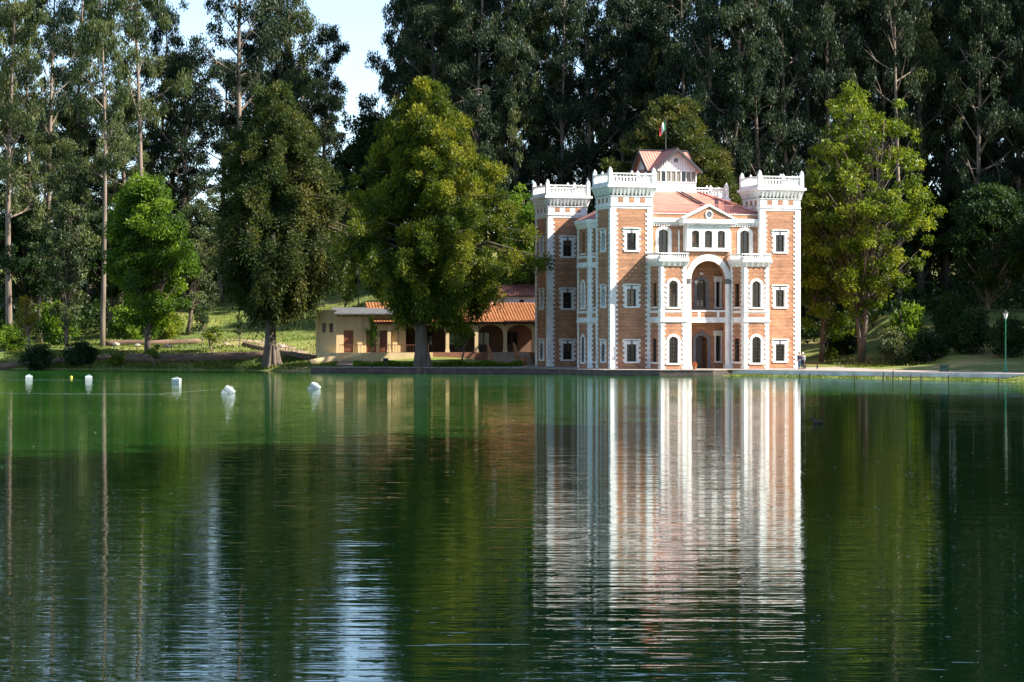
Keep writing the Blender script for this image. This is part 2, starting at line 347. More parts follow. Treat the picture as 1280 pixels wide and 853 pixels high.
# ------------------------------------------------------------------ banks, walls, paving
TERR = 0.625        # level of the castle terrace
def strip_wall(name, pts, z0, z1, t, mat, label, cat, capmat=None, capname='coping'):
    """wall following a polyline; t is its thickness to the inside (left of travel)"""
    o = thing(name, label, cat, (0, 0, 0))
    mb = MB(); cp = MB()
    P = [Vector((*p, 0)) for p in pts]
    nn = []
    for i in range(len(P)):
        d = (P[min(i + 1, len(P) - 1)] - P[max(i - 1, 0)]).normalized(); nn.append(Vector((-d.y, d.x, 0)))
    s = 0
    for i in range(len(P) - 1):
        a, b = P[i], P[i + 1]; a2, b2 = a + nn[i] * t, b + nn[i + 1] * t; L = (b - a).length
        q = [(a.x, a.y, z0), (b.x, b.y, z0), (b2.x, b2.y, z0), (a2.x, a2.y, z0), (a.x, a.y, z1), (b.x, b.y, z1), (b2.x, b2.y, z1), (a2.x, a2.y, z1)]
        mb.face([q[0], q[1], q[5], q[4]], [(s, z0), (s + L, z0), (s + L, z1), (s, z1)])
        mb.face([q[4], q[5], q[6], q[7]]); mb.face([q[2], q[3], q[7], q[6]]); mb.face([q[1], q[2], q[6], q[5]]); mb.face([q[3], q[0], q[4], q[7]])
        if capmat:
            k = max(1, int(L / 1.0))
            for j in range(k):
                u0, u1 = j / k + .006, (j + 1) / k - .006
                e0, e1 = a.lerp(b, u0) - nn[i] * .06, a.lerp(b, u1) - nn[i + 1] * .06; f0, f1 = a2.lerp(b2, u0), a2.lerp(b2, u1)
                h = z1 + .07 + random.uniform(-.012, .012)
                c = MB(); c.hexa([(e0.x, e0.y, z1 + .003), (e1.x, e1.y, z1 + .003), (f1.x, f1.y, z1 + .003), (f0.x, f0.y, z1 + .003), (e0.x, e0.y, h), (e1.x, e1.y, h), (f1.x, f1.y, h), (f0.x, f0.y, h)])
                build(c, capname, capmat, o)
        s += L
    build(mb, 'wall_face', mat, o)
    return o
strip_wall('lakeside_retaining_wall', [(-22.5, 268.5), (-19.4, 266), (-8, 262.4), (2, 258.8), (6.5, 251.5), (9.6, 245.6), (15, 244.4), (20.5, 244.6), (22.5, 245.6)],
           -1.0, 0.55, 0.45, BRICKSTONE, 'low dark rubble stone retaining wall along the water by the castle', 'wall', STONE, 'coping_stone')
strip_wall('white_quay_wall', [(21.2, 246.3), (24, 245.2), (30, 240.0), (38, 230.5), (45, 221.0), (50, 211)],
           -0.3, 0.60, 0.5, WHITE_OLD, 'long low white painted quay wall edging the paved lakeside walk', 'wall')
def paving():
    mb = MB()
    poly = [(-19, 266.4), (-8, 262.8), (2, 259.2), (6.8, 252), (9.9, 246.0), (15, 244.8), (20.4, 245.0), (24, 245.6), (30, 240.4), (38, 231.0), (45, 221.5), (50, 211.6),
            (56, 216), (48, 232), (38, 248), (37, 280), (6, 286), (0, 268), (-8, 266), (-19, 270)]
    # fan out as a triangulated sheet
    import bmesh
    bm = bmesh.new(); vs = [bm.verts.new((x, y, TERR)) for x, y in poly]; f = bm.faces.new(vs); bmesh.ops.triangulate(bm, faces=[f])
    me = bpy.data.meshes.new('terrace_paving'); bm.to_mesh(me); bm.free(); me.materials.append(PAVING)
    for p in me.polygons:
        if p.normal.z < 0: p.flip()
    tag(ob('terrace_paving', me), 'pinkish paved terrace round the castle and along the quay', None, None, 'structure')
paving()

# ------------------------------------------------------------------ castle
TH = R(17.3)
CAST = thing('castle', 'orange brick castle with white quoins and four battlemented corner towers beside the lake', 'castle', (10.29, 250.0, TERR), TH)
W_, D_, T_ = 21.44, 25.55, 4.6
class Fc:
    """a vertical wall plane: s runs left to right seen from outside, o is distance outwards"""
    def __init__(s, a, b):
        s.a = Vector((*a, 0)); e = Vector((*b, 0)) - s.a; s.L = e.length; s.d = e.normalized(); s.n = Vector((s.d.y, -s.d.x, 0)); s.rz = math.atan2(s.d.y, s.d.x)
    def p(s, t, z, o=0.0):
        q = s.a + s.d * t + s.n * o; return (q.x, q.y, z)
    def box(s, mb, s0, s1, z0, z1, o0, o1):
        mb.hexa([s.p(s0, z0, o1), s.p(s1, z0, o1), s.p(s1, z0, o0), s.p(s0, z0, o0), s.p(s0, z1, o1), s.p(s1, z1, o1), s.p(s1, z1, o0), s.p(s0, z1, o0)])
def arch_top(op, t):
    s0, s1, zb, zt, rise = op[:5]
    if rise <= 0: return zt
    c, h = (s0 + s1) / 2, (s1 - s0) / 2
    return zt - rise + rise * math.sqrt(max(0, 1 - ((t - c) / h) ** 2))
def wall(mb, F, z0, z1, ops=(), depth=0.4, s0=0.0, s1=None):
    s1 = F.L if s1 is None else s1
    cuts = {s0, s1}
    for op in ops:
        k = 12 if op[4] > 0 else 1
        for i in range(k + 1):
            w = -math.cos(math.pi * i / k) if k > 1 else (-1 + 2 * i)
            cuts.add((op[0] + op[1]) / 2 + w * (op[1] - op[0]) / 2)
    cuts = sorted(c for c in cuts if s0 - 1e-6 <= c <= s1 + 1e-6)
    def q(a, b, za0, zb0, za1, zb1):
        mb.face([F.p(a, za0), F.p(b, zb0), F.p(b, zb1), F.p(a, za1)], [(a, za0), (b, zb0), (b, zb1), (a, za1)])
    for a, b in zip(cuts[:-1], cuts[1:]):
        if b - a < 1e-5: continue
        m = (a + b) / 2; la = lb = z0
        for op in sorted([o for o in ops if o[0] < m < o[1]], key=lambda o: o[2]):
            if op[2] > z0 + 1e-4: q(a, b, la, lb, op[2], op[2])
            la, lb = arch_top(op, a), arch_top(op, b)
            mb.face([F.p(a, la), F.p(b, lb), F.p(b, lb, -depth), F.p(a, la, -depth)])
            if op[2] > z0 + 1e-4: mb.face([F.p(a, op[2], -depth), F.p(b, op[2], -depth), F.p(b, op[2]), F.p(a, op[2])])
        q(a, b, la, lb, z1, z1)
    for op in ops:
        ts = op[3] - max(op[4], 0)
        for t in op[:2]:
            mb.face([F.p(t, op[2]), F.p(t, ts), F.p(t, ts, -depth), F.p(t, op[2], -depth)])
    return mb

WIN = {}; WR = random.Random(12); BLIND = simple('brown_blind', (0.10, 0.065, 0.04), 0.7, 0.3, 5)
def arch_pts(w, h, rise, k=12):
    """inner outline from the left foot over the top to the right foot"""
    if rise <= 0: return [(-w / 2, 0), (-w / 2, h), (w / 2, h), (w / 2, 0)]
    out = [(-w / 2, 0)]
    for i in range(k + 1):
        a = math.pi * (1 - i / k); out.append((w / 2 * math.cos(a), h - rise + rise * math.sin(a)))
    return out + [(w / 2, 0)]
def ring(mb, inner, outer, y0, y1):
    """band between two outlines with the same number of points, extruded from y0 (front) to y1"""
    for i in range(len(inner) - 1):
        a, b, c, d = inner[i], inner[i + 1], outer[i + 1], outer[i]
        mb.face([(a[0], y0, a[1]), (b[0], y0, b[1]), (c[0], y0, c[1]), (d[0], y0, d[1])][::-1])
        mb.face([(d[0], y0, d[1]), (d[0], y1, d[1]), (c[0], y1, c[1]), (c[0], y0, c[1])][::-1])
        mb.face([(a[0], y0, a[1]), (b[0], y0, b[1]), (b[0], y1, b[1]), (a[0], y1, a[1])])
def window(F, sc, zb, w, h, rise=0.0, style='quoined', grille=False, depth=0.34, parent=None, dark=False, rows=3, smat=None, jamb=0.27, name='window'):
    key = (w, h, rise, style, grille, depth, rows, smat.name if smat else '', jamb, dark)
    if key not in WIN:
        fr = MB(); inn = arch_pts(w, h, rise); t = 0.075
        sc_ = lambda p: (p[0] * (1 - 2 * t / w), t + p[1] * (1 - 2 * t / h))
        ring(fr, [sc_(p) for p in inn], inn, depth - .06, depth)
        fr.box(-w / 2, w / 2, depth - .058, depth, 0, t)
        if w > .5: fr.box(-.03, .03, depth - .05, depth - .005, t, h - t - .01)
        for i in range(1, rows + 1):
            z = h * i / (rows + 1); fr.box(-w / 2 + t, w / 2 - t, depth - .045, depth - .008, z - .022, z + .022)
        pa = MB(); pa.face([(p[0], depth + .012, p[1]) for p in reversed(inn)][::-1] if False else [(p[0], depth + .012, p[1]) for p in inn][::-1])
        su = MB()
        def lin(y0=-.045):
            e = .003
            o = [(p[0] * (1 - 2 * e / w), p[1] - e if p[1] > 0 else p[1] + e) for p in inn]
            for a, b in zip(o[:-1], o[1:]): su.face([(a[0], y0, a[1]), (b[0], y0, b[1]), (b[0], depth - .06, b[1]), (a[0], depth - .06, a[1])])
            su.face([(-w / 2, y0, e), (-w / 2, depth - .06, e), (w / 2, depth - .06, e), (w / 2, y0, e)])
        if style in ('quoined', 'archquoin', 'plain', 'archplain'):
            lin()
            hs = h - rise
            hw = w / 2
            for sgn in (-1, 1):
                x0, x1 = (sgn * hw, sgn * (hw + jamb)); su.box(min(x0, x1), max(x0, x1), -.05, .02, -.0, hs)
                if 'quoin' in style:
                    z = 0.0; k = 0
                    while z < hs - .1:
                        x2 = sgn * (hw + jamb + .19)
                        if k % 2 == 0: su.box(min(x1, x2), max(x1, x2), -.048, .02, z + .01, min(z + .25, hs))
                        z += .26; k += 1
            if rise > 0:
                out = [(p[0] * (w + 2 * jamb) / w, p[1] if p[1] <= hs + 1e-6 else hs + (p[1] - hs) * (rise + jamb) / rise) for p in inn[1:-1]]
                ring(su, inn[1:-1], out, -.055, .02)
                su.box(-.09, .09, -.085, -.05, h + .02, h + jamb + .05)
            else:
                su.box(-hw - jamb - .1, hw + jamb + .1, -.05, .02, hs + .002, hs + .46)
                su.box(-hw - jamb - .16, hw + jamb + .16, -.16, .02, hs + .462, hs + .56)
                if 'quoin' in style:
                    for sgn in (-1, 1):
                        x1, x2 = sgn * (hw + jamb + .1), sgn * (hw + jamb + .24); su.box(min(x1, x2), max(x1, x2), -.048, .02, hs + .2, hs + .458)
        sm = MB()
        if style != 'bare':
            sm.box(-w / 2 - jamb - .06, w / 2 + jamb + .06, -.11, .02, -.17, -.002)
        ks = MB()
        if style == 'quoined':
            ks.box(-w / 2 - .2, w / 2 + .2, -.062, -.051, h + .33, h + .41)  # grey bar draws the shadow line under the hood, above the keystone
            ks.box(-.11, .11, -.075, -.052, h + .01, h + .33)
        gm = MB()
        if grille:
            for i in range(5):
                x = -w / 2 + w * (i + .5) / 5; gm.box(x - .014, x + .014, -.03, -.002, .02, h - .03 - (rise * .5 if abs(x) > w * .25 else 0))
            for i in range(1, 6):
                z = (h - rise) * i / 5.4; gm.box(-w / 2, w / 2, -.022, -.008, z - .018, z + .018)
        fm = DARKWOOD if dark else WOOD
        WIN[key] = [fr.mesh('window_frame', fm), pa.mesh('pane', GLASS), su.mesh('surround', smat or WHITE) if su.f else None,
                    sm.mesh('sill', smat or WHITE) if sm.f else None, ks.mesh('keystone_hood_shadow', GREYSTONE) if ks.f else None, gm.mesh('grille', IRON) if gm.f else None]
    ms = WIN[key]
    o = ob(name, ms[0], parent or CAST, F.p(sc, zb), F.rz)
    for nm, me in zip(('pane', 'surround', 'sill', 'keystone_hood_shadow', 'grille'), ms[1:]):
        if me: ob(nm, me, o)
    if w > .6 and WR.random() < .45:
        f = WR.choice((.3, .5, .75)); k2 = ('blind', w, h, depth, f, rise)
        if k2 not in WIN: c = MB(); c.box(-w / 2 + .08, w / 2 - .08, depth - .003, depth + .006, h * (1 - f), h - .1 - rise * .6); WIN[k2] = c.mesh('blind', BLIND)
        ob('blind', WIN[k2], o)
    return o
def op(sc, zb, w, h, rise=0.0): return (sc - w / 2, sc + w / 2, zb, zb + h, rise)

def quoin(F, edge, sgn, z0, z1, w=0.5, tooth=0.2, per=0.5, o=0.05, mat=None):
    """white corner strip with toothed blocks; edge is its outer limit, sgn the direction inwards"""
    mb = MB(); a, b = sorted((edge, edge + sgn * w)); F.box(mb, a, b, z0, z1, -.03, o)
    z = z0 + .05
    while z < z1 - .2:
        c, d = sorted((edge + sgn * w, edge + sgn * (w + tooth))); F.box(mb, c, d, z, z + per * .5, -.03, o - .004); z += per
    build(mb, 'quoin', mat or WHITE, CAST)

def balustrade(segs, z0, z1, name='balustrade', parent=None, gap=0.36, base=0.34, thick=.12):
    """segs: list of Fc runs; one joined railing part"""
    mb = MB()
    for F, s0, s1 in segs:
        if base > 0: F.box(mb, s0, s1, z0, z0 + base, -thick, thick)
        F.box(mb, s0, s1, z1 - .13, z1, -thick - .03, thick + .03)
        k = max(2, int((s1 - s0) / gap))
        for i in range(k):
            t = s0 + (s1 - s0) * (i + .5) / k
            F.box(mb, t - .045, t + .045, z0 + base, z1 - .13, -.045, .045); F.box(mb, t - .07, t + .07, z0 + base + .02, z0 + base + (z1 - z0 - base) * .4, -.06, .06)
    return build(mb, name, WHITE, parent or CAST)

FIN = MB(); FIN.box(-.2, .2, -.2, .2, 0, .12); FIN.lathe([(.15, .1), (.22, .2), (.19, .3), (.1, .42), (.01, .54)], 10)
FIN_ME = FIN.mesh('finial', WHITE, False)
FINS = MB(); FINS.lathe([(.12, 0), (.15, .08), (.1, .18), (.02, .26)], 8); FINS_ME = FINS.mesh('finial', WHITE)

ZW = [0.77, 6.54, 12.40]; HW = [1.80, 1.80, 1.80]
def tower(cx, cy, faces, slim):
    """square tower with its south-west corner at (cx, cy); faces: which sides carry windows"""
    A = [(cx, cy), (cx + T_, cy), (cx + T_, cy + T_), (cx, cy + T_)]
    FS = {'f': Fc(A[0], A[1]), 'r': Fc(A[1], A[2]), 'b': Fc(A[2], A[3]), 'l': Fc(A[3], A[0])}
    mb = MB()
    for k, F in FS.items():
        ops = []
        if k in faces:
            w = 1.05
            for i in range(3):
                ops.append(op(T_ / 2, ZW[i], w, HW[i])); window(F, T_ / 2, ZW[i], w, HW[i], 0, 'quoined', grille=(i == 0), dark=True, rows=2 + (i == 0))
        wall(mb, F, 0, 18.1, ops)
        for e, s in ((0, 1), (T_, -1)):
            quoin(F, e + (-.051 if s == 1 else .051) * (1 if k in 'fb' else 0), s, 0, 16.75, .62 if k in 'fb' else .5)
        fz = MB(); F.box(fz, 0, T_, 16.75, 18.1, -.02, .052)
        F.box(fz, -.1, T_ + .1, 17.02, 17.14, -.02, .13); F.box(fz, -.1, T_ + .1, 18.0, 18.1, -.02, .13)
        build(fz, 'frieze', WHITE, CAST)
        for i in range(3):
            t = T_ * (.235 + .265 * i); bp = MB(); F.box(bp, t - .3, t + .3, 17.36, 17.9, 0, .058); build(bp, 'brick_panel', BRICK, CAST)
        cb = MB(); k2 = 11
        for i in range(k2):
            t = T_ * (i + .5) / k2
            q0, q1 = .06, .42
            cb.hexa([F.p(t - .11, 18.16, .2), F.p(t + .11, 18.16, .2), F.p(t + .11, 18.16, 0), F.p(t - .11, 18.16, 0), F.p(t - .11, 18.75, .44), F.p(t + .11, 18.75, .44), F.p(t + .11, 18.75, 0), F.p(t - .11, 18.75, 0)])
        build(cb, 'corbel_row', WHITE, CAST)
    build(mb, 'tower_wall', BRICK, CAST)
    c = MB(); x0, x1, y0, y1 = cx, cx + T_, cy, cy + T_; e0, e1 = .10, .40
    c.frustum(x0 - e0, x1 + e0, y0 - e0, y1 + e0, 18.32, x0 - e1, x1 + e1, y0 - e1, y1 + e1, 18.95)
    c.box(x0 - .52, x1 + .52, y0 - .52, y1 + .52, 18.952, 19.2)
    build(c, 'cornice', WHITE, CAST)
    e = .12
    B = [(x0 - e, y0 - e), (x1 + e, y0 - e), (x1 + e, y1 + e), (x0 - e, y1 + e)]
    segs = [(Fc(B[i], B[(i + 1) % 4]), .2, T_ + 2 * e - .2) for i in range(4)]
    balustrade(segs, 19.2, 20.45)
    for i, (x, y) in enumerate(B):
        p = MB(); p.box(-.2, .2, -.2, .2, 0, 1.34); build(p, 'parapet_post', WHITE, CAST, loc=(x, y, 19.2))
        ob('finial', FIN_ME, CAST, (x, y, 20.54))
        F = segs[i][0]; q = F.p(F.L / 2, 20.45); ob('finial', FINS_ME, CAST, q)
tower(0, 0, 'fl', None)
tower(W_ - T_, 0, 'fr', None)
tower(0, D_ - T_, 'fl', None)
tower(W_ - T_, D_ - T_, 'r', None)

# --- front bays with balconies
def bay(cor, fl, has_left_slim=True, top=10.7, third=False):
    """three faced bay through the corner points cor (left to right seen from outside)"""
    FS = [Fc(cor[i], cor[i + 1]) for i in range(3)]
    mb = MB()
    for j, F in enumerate(FS):
        c = F.L / 2; ops = []
        if j == 1:
            w = 1.0 if not third else .9
            ops = [op(c, .62, w, 2.75, .38), op(c, 6.45, w, 2.75, .38)]
            window(F, c, .62, w, 2.75, .38, 'archquoin', grille=True, rows=4); window(F, c, 6.45, w, 2.75, .38, 'archquoin', rows=4)
        else:
            w = .66
            ops = [op(c, .72, w, 2.45), op(c, 6.5, w, 2.45)]
            window(F, c, .72, w, 2.45, 0, 'archquoin' if False else 'slim', grille=True, rows=3, depth=.3); window(F, c, 6.5, w, 2.45, 0, 'slim', rows=3, depth=.3)
        if third:
            ops.append(op(c, 12.3, w, 2.3)); window(F, c, 12.3, w, 2.3, 0, 'slim', rows=3, depth=.3)
        wall(mb, F, 0, top, ops)
        for e, s in ((0, 1), (F.L, -1)):
            quoin(F, e, s, 0, 4.8, .36, .14, .5, .045); quoin(F, e, s, 6.1, top if not third else 10.7, .36, .14, .5, .045)
            if third: quoin(F, e, s, 12.0, top, .34, .14, .5, .045)
        def band(z0):
            b = MB(); F.box(b, -.03, F.L + .03, z0, z0 + 1.3, -.02, .07); F.box(b, -.09, F.L + .09, z0 + .12, z0 + .3, -.02, .17); F.box(b, -.06, F.L + .06, z0 + 1.16, z0 + 1.24, -.02, .13)
            build(b, 'string_course', WHITE, CAST)
            p = MB(); F.box(p, .42, F.L - .42, z0 + .62, z0 + 1.04, 0, .074); build(p, 'brick_panel', BRICK, CAST)
        band(4.8)
        if third: band(10.7)
    build(mb, 'bay_wall', BRICK, CAST)
    return FS
def offset(poly, d):
    """offset of an open polyline, outwards (right of travel)"""
    out = []
    for i, p in enumerate(poly):
        ns = []
        if i > 0: ns.append(Fc(poly[i - 1], p).n)
        if i < len(poly) - 1: ns.append(Fc(p, poly[i + 1]).n)
        m = sum(ns, Vector()).normalized(); k = d / max(.4, m.dot(ns[0])); out.append((p[0] + m.x * k, p[1] + m.y * k))
    return out
def balcony(cor, back):
    a, b = offset(cor, .06), offset(cor, .34)
    mb = MB(); mb.prism(a + back, 10.7, 11.2, b + back); mb.prism(offset(cor, .36) + back, 11.202, 11.4)
    build(mb, 'balcony', WHITE, CAST)
    c = offset(cor, .2)
    FS = [Fc(c[i], c[i + 1]) for i in range(3)]
    for F in FS:                          # ribs on the flared underside
        k = int(F.L / .55)
        for i in range(k):
            t = F.L * (i + .5) / k; rb = MB(); rb.hexa([F.p(t - .04, 10.72, -.02), F.p(t + .04, 10.72, -.02), F.p(t + .04, 10.72, -.2), F.p(t - .04, 10.72, -.2), F.p(t - .04, 11.19, .19), F.p(t + .04, 11.19, .19), F.p(t + .04, 11.19, -.1), F.p(t - .04, 11.19, -.1)]); build(rb, 'balcony_rib', WHITE, CAST)
    balustrade([(F, .05, F.L - .05) for F in FS], 11.4, 12.1, gap=.22, base=.08, thick=.09)
LB = [(4.2, 0.0), (4.65, -2.4), (7.46, -2.4), (8.2, -0.4)]
RB = [(W_ - x, y) for x, y in reversed(LB)]
bay(LB, 2); bay(RB, 2)
balcony(LB, [(8.2, .55), (4.62, .55)]); balcony(RB, [(W_ - 4.62, .55), (W_ - 8.2, .55)])

# --- centre block: arch, loggia, door
CF = Fc((8.2, -.4), (W_ - 8.2, -.4)); cc = CF.L / 2
mb = MB(); wall(mb, CF, 0, 12.35, [(cc - 1.92, cc + 1.92, 0, 11.36, 1.92)], depth=.5); build(mb, 'centre_wall', BRICK, CAST)
inner = [(1.92 * math.cos(math.pi * (1 - i / 24)), 9.44 + 1.92 * math.sin(math.pi * (1 - i / 24))) for i in range(25)]
outer = [(x * 2.5 / 1.92, 9.44 + (z - 9.44) * 2.6 / 1.92) for x, z in inner]
mb = MB(); ring(mb, inner, outer, -.12, .45); build(mb, 'portal_arch', WHITE, CAST, loc=CF.p(cc, 0), rz=CF.rz)
for sgn in (-1, 1):
    b = MB(); t = cc + sgn * 2.21
    b.box(-.34, .34, -.34, .34, 0, .35); b.lathe([(.31, .35), (.33, .5), (.29, .6), (.285, 4.5), (.27, 8.9)], 16)
    build(b, 'column', WHITE, CAST, loc=CF.p(t, 0, .02))
    b = MB(); b.lathe([(.27, 0), (.33, .08), (.34, .25), (.37, .28), (.37, .44)], 16); build(b, 'capital', GREYSTONE, CAST, loc=CF.p(t, 8.902, .02))
# loggia slab with parapet
b = MB(); CF.box(b, .1, CF.L - .1, 4.85, 5.12, -2.0, .06); CF.box(b, .1, CF.L - .1, 5.12, 5.4, -.16, .02); CF.box(b, .1, CF.L - .1, 5.98, 6.16, -.18, .06)
for t in (.1, cc - 1.15, cc + 1.0, CF.L - .35): CF.box(b, t, t + .28, 5.4, 5.98, -.14, .03)
build(b, 'loggia_parapet', WHITE, CAST)
b = MB(); CF.box(b, .1, CF.L - .1, 5.4, 5.98, -.12, .0); build(b, 'brick_panel', BRICK, CAST)
b = MB(); CF.box(b, -.1, CF.L + .1, 11.45, 11.6, -2.2, -.5); build(b, 'loggia_ceiling', WHITE, CAST)
for t in (0.0, CF.L):
    b = MB(); CF.box(b, t - .1, t + .1, 0, 11.45, -2.2, -.5); build(b, 'loggia_side_wall', BRICK, CAST)
BF = Fc((8.0, 1.5), (W_ - 8.0, 1.5)); bc = BF.L / 2
ops = [op(bc, .02, 1.35, 3.45, .5), op(bc, 6.5, 1.05, 2.9, .4)]
for sgn in (-1, 1): ops += [op(bc + sgn * 1.93, .75, .55, 2.7), op(bc + sgn * 1.93, 6.5, .5, 2.7)]
mb = MB(); wall(mb, BF, 0, 11.45, ops, depth=.6); build(mb, 'loggia_back_wall', BRICK, CAST)
window(BF, bc, 6.5, 1.05, 2.9, .4, 'archplain', rows=4, smat=GREYSTONE, jamb=.34)
for sgn in (-1, 1):
    window(BF, bc + sgn * 1.93, .75, .55, 2.7, 0, 'plain', grille=True, rows=3, jamb=.16); window(BF, bc + sgn * 1.93, 6.5, .5, 2.7, 0, 'plain', rows=0, jamb=.16)
# front door: stone surround, open leaf, dark sheet standing for the unlit lobby
dr = MB(); inn = arch_pts(1.35, 3.45, .5); out = [(p[0] * 2.0 / 1.35, p[1] if p[1] <= 2.96 else 2.95 + (p[1] - 2.95) * .86 / .5) for p in inn]
ring(dr, inn, out, -.1, .02); dr.box(-.2, .2, -.15, -.101, 3.5, 3.98)
d = build(dr, 'door', GREYSTONE, CAST, loc=BF.p(bc, .02), rz=BF.rz); d['label'] = 'dark grey stone arched doorway under the loggia'
lf = MB(); lf.box(0, .62, 0, .05, 0, 3.0); lf.box(.1, .52, -.02, .0, .3, 1.3); lf.box(.1, .52, -.02, .0, 1.6, 2.7)
o = build(lf, 'door_leaf', WOOD, d, loc=(.64, .12, 0), rz=R(115))
lf = MB(); lf.box(-.67, .67, .62, .66, 0, 3.45); build(lf, 'lobby_dark_sheet', DARKWOOD, d)
la = MB(); la.box(-.16, .16, -.14, .0, 0, .2); build(la, 'wall_lamp', LAMPGLASS, CAST, loc=BF.p(bc, 9.95), rz=BF.rz)
# triple window panel above the arch
PF = Fc((8.2, -.55), (W_ - 8.2, -.55)); pc = PF.L / 2
ops = [op(pc + k * 1.45, 12.72, .85, 1.82, .22) for k in (-1, 0, 1)]
mb = MB(); wall(mb, PF, 12.35, 15.15, ops, depth=.3, s0=.1, s1=PF.L - .1)
for t, s in ((.1, 1), (PF.L - .1, -1)): mb.face([PF.p(t, 12.35), PF.p(t, 15.15), PF.p(t, 15.15, -1.2), PF.p(t, 12.35, -1.2)])
PF.box(mb, 0, PF.L, 12.352, 12.6, .002, .16); build(mb, 'window_panel', WHITE, CAST)
for k in (-1, 0, 1): window(PF, pc + k * 1.45, 12.72, .85, 1.82, .22, 'bare', rows=2, depth=.24)
# third floor wings
for (x0, x1, sc) in ((4.6, 8.4, 6.1 - 4.6), (W_ - 8.4, W_ - 4.6, 3.8 - 1.5)):
    F = Fc((x0, .6), (x1, .6)); mb = MB(); wall(mb, F, 10.5, 15.4, [op(sc, 11.9, 1.15, 2.75, .3)]); build(mb, 'upper_wall', BRICK, CAST)
    window(F, sc, 11.9, 1.15, 2.75, .3, 'archplain', rows=1, jamb=.32)
    dp = MB(); s2 = 3.2 if x0 < 10 else .6; F.box(dp, s2 - .06, s2 + .06, 11.5, 14.6, 0, .12); build(dp, 'downpipe', WHITE, CAST)
# main cornice, brick parapet
F = Fc((4.6, .6), (W_ - 4.6, .6))
b = MB(); F.box(b, 0, F.L, 15.2, 15.45, -.05, .16); F.box(b, 0, F.L, 15.45, 15.85, -.05, .34)
k = 44
for i in range(k):
    t = F.L * (i + .5) / k; F.box(b, t - .07, t + .07, 15.02, 15.2, -.02, .13)
build(b, 'main_cornice', WHITE, CAST)
b = MB(); F.box(b, 0, F.L, 15.852, 16.3, -.3, .05); build(b, 'parapet', BRICK, CAST)
b = MB(); F.box(b, 0, F.L, 16.302, 16.36, -.34, .1); build(b, 'parapet_coping', WHITE, CAST)
# pediment over the centre
b = MB(); PF.box(b, -.35, PF.L + .35, 15.1, 15.28, -1.1, .22); PF.box(b, -.5, PF.L + .5, 15.28, 15.72, -1.1, .38)
for i in range(18):
    t = PF.L * (i + .5) / 18; PF.box(b, t - .07, t + .07, 14.95, 15.1, -.02, .14)
build(b, 'centre_cornice', WHITE, CAST)
b = MB(); hw, zp0, zp1 = 2.6, 15.722, 17.05
b.face([PF.p(pc - hw, zp0, .1), PF.p(pc + hw, zp0, .1), PF.p(pc, zp1, .1)], [(0, 0), (5.2, 0), (2.6, 1.3)]); b.face([PF.p(pc + hw, zp0, -.6), PF.p(pc - hw, zp0, -.6), PF.p(pc, zp1, -.6)]); build(b, 'tympanum', BRICK, CAST)
b = MB()
for sgn in (-1, 1):
    q = []
    for o in (.26, -.7):
        q.append([PF.p(pc + sgn * (hw + .25), zp0 - .0, o), PF.p(pc, zp1 + .03, o), PF.p(pc, zp1 + .28, o), PF.p(pc + sgn * (hw + .45), zp0 + .12, o)])
    A, B_ = q
    b.face(A); b.face(B_[::-1])
    for i in range(4): b.face([A[i], A[(i + 1) % 4], B_[(i + 1) % 4], B_[i]])
build(b, 'raking_cornice', WHITE, CAST)
b = MB(); inn = [(.3 * math.cos(math.tau * i / 20), .34 * math.sin(math.tau * i / 20)) for i in range(21)]; ring(b, inn, [(x * 1.4, z * 1.4) for x, z in inn], -.08, .02)
m = build(b, 'medallion', WHITE, CAST, loc=PF.p(pc, 16.22, .12), rz=PF.rz)
b = MB(); b.face([(x, -.02, z) for x, z in inn[:-1]]); b.box(-.1, .1, -.06, -.03, -.14, .14); b.box(-.14, .14, -.055, -.03, -.05, .05); build(b, 'crest', GREYSTONE, m)

# --- body walls, side bay, back
def flat(a, b, z0, z1, nm='body_wall'):
    mb = MB(); wall(mb, Fc(a, b), z0, z1); build(mb, nm, BRICK, CAST)
flat((1.2, 11.4), (1.2, 4.6), 0, 15.9); flat((3.6, D_ - T_), (3.6, 11.4), 0, 15.9); flat((3.6, 11.4), (1.2, 11.4), 0, 15.9)
flat((W_ - 1.2, 4.6), (W_ - 1.2, D_ - T_), 0, 15.9); flat((W_ - T_, D_ - 1.0), (T_, D_ - 1.0), 0, 15.9)
SB = [(1.2, 11.3), (-.3, 9.8), (-.3, 6.1), (1.2, 4.72)]
bay(SB, 3, top=14.9, third=True)
a_, b_ = offset(SB, .06), offset(SB, .3)
mb = MB(); mb.prism(a_ + [(3.0, 4.75), (3.0, 11.3)], 14.9, 15.5, b_ + [(3.0, 4.75), (3.0, 11.3)]); mb.prism(offset(SB, .34) + [(3.0, 4.75), (3.0, 11.3)], 15.502, 15.85)
build(mb, 'bay_cornice', WHITE, CAST)
mb = MB()
q = offset(SB, .2); top = [(3.4, 10.2), (1.6, 9.2), (1.6, 6.6), (3.4, 5.4)]
for i in range(3): mb.face([(*q[i], 15.9), (*q[i + 1], 15.9), (*top[i + 1], 17.0), (*top[i], 17.0)])
mb.face([(*p, 17.0) for p in top][::-1]); build(mb, 'bay_roof', REDROOF, CAST)
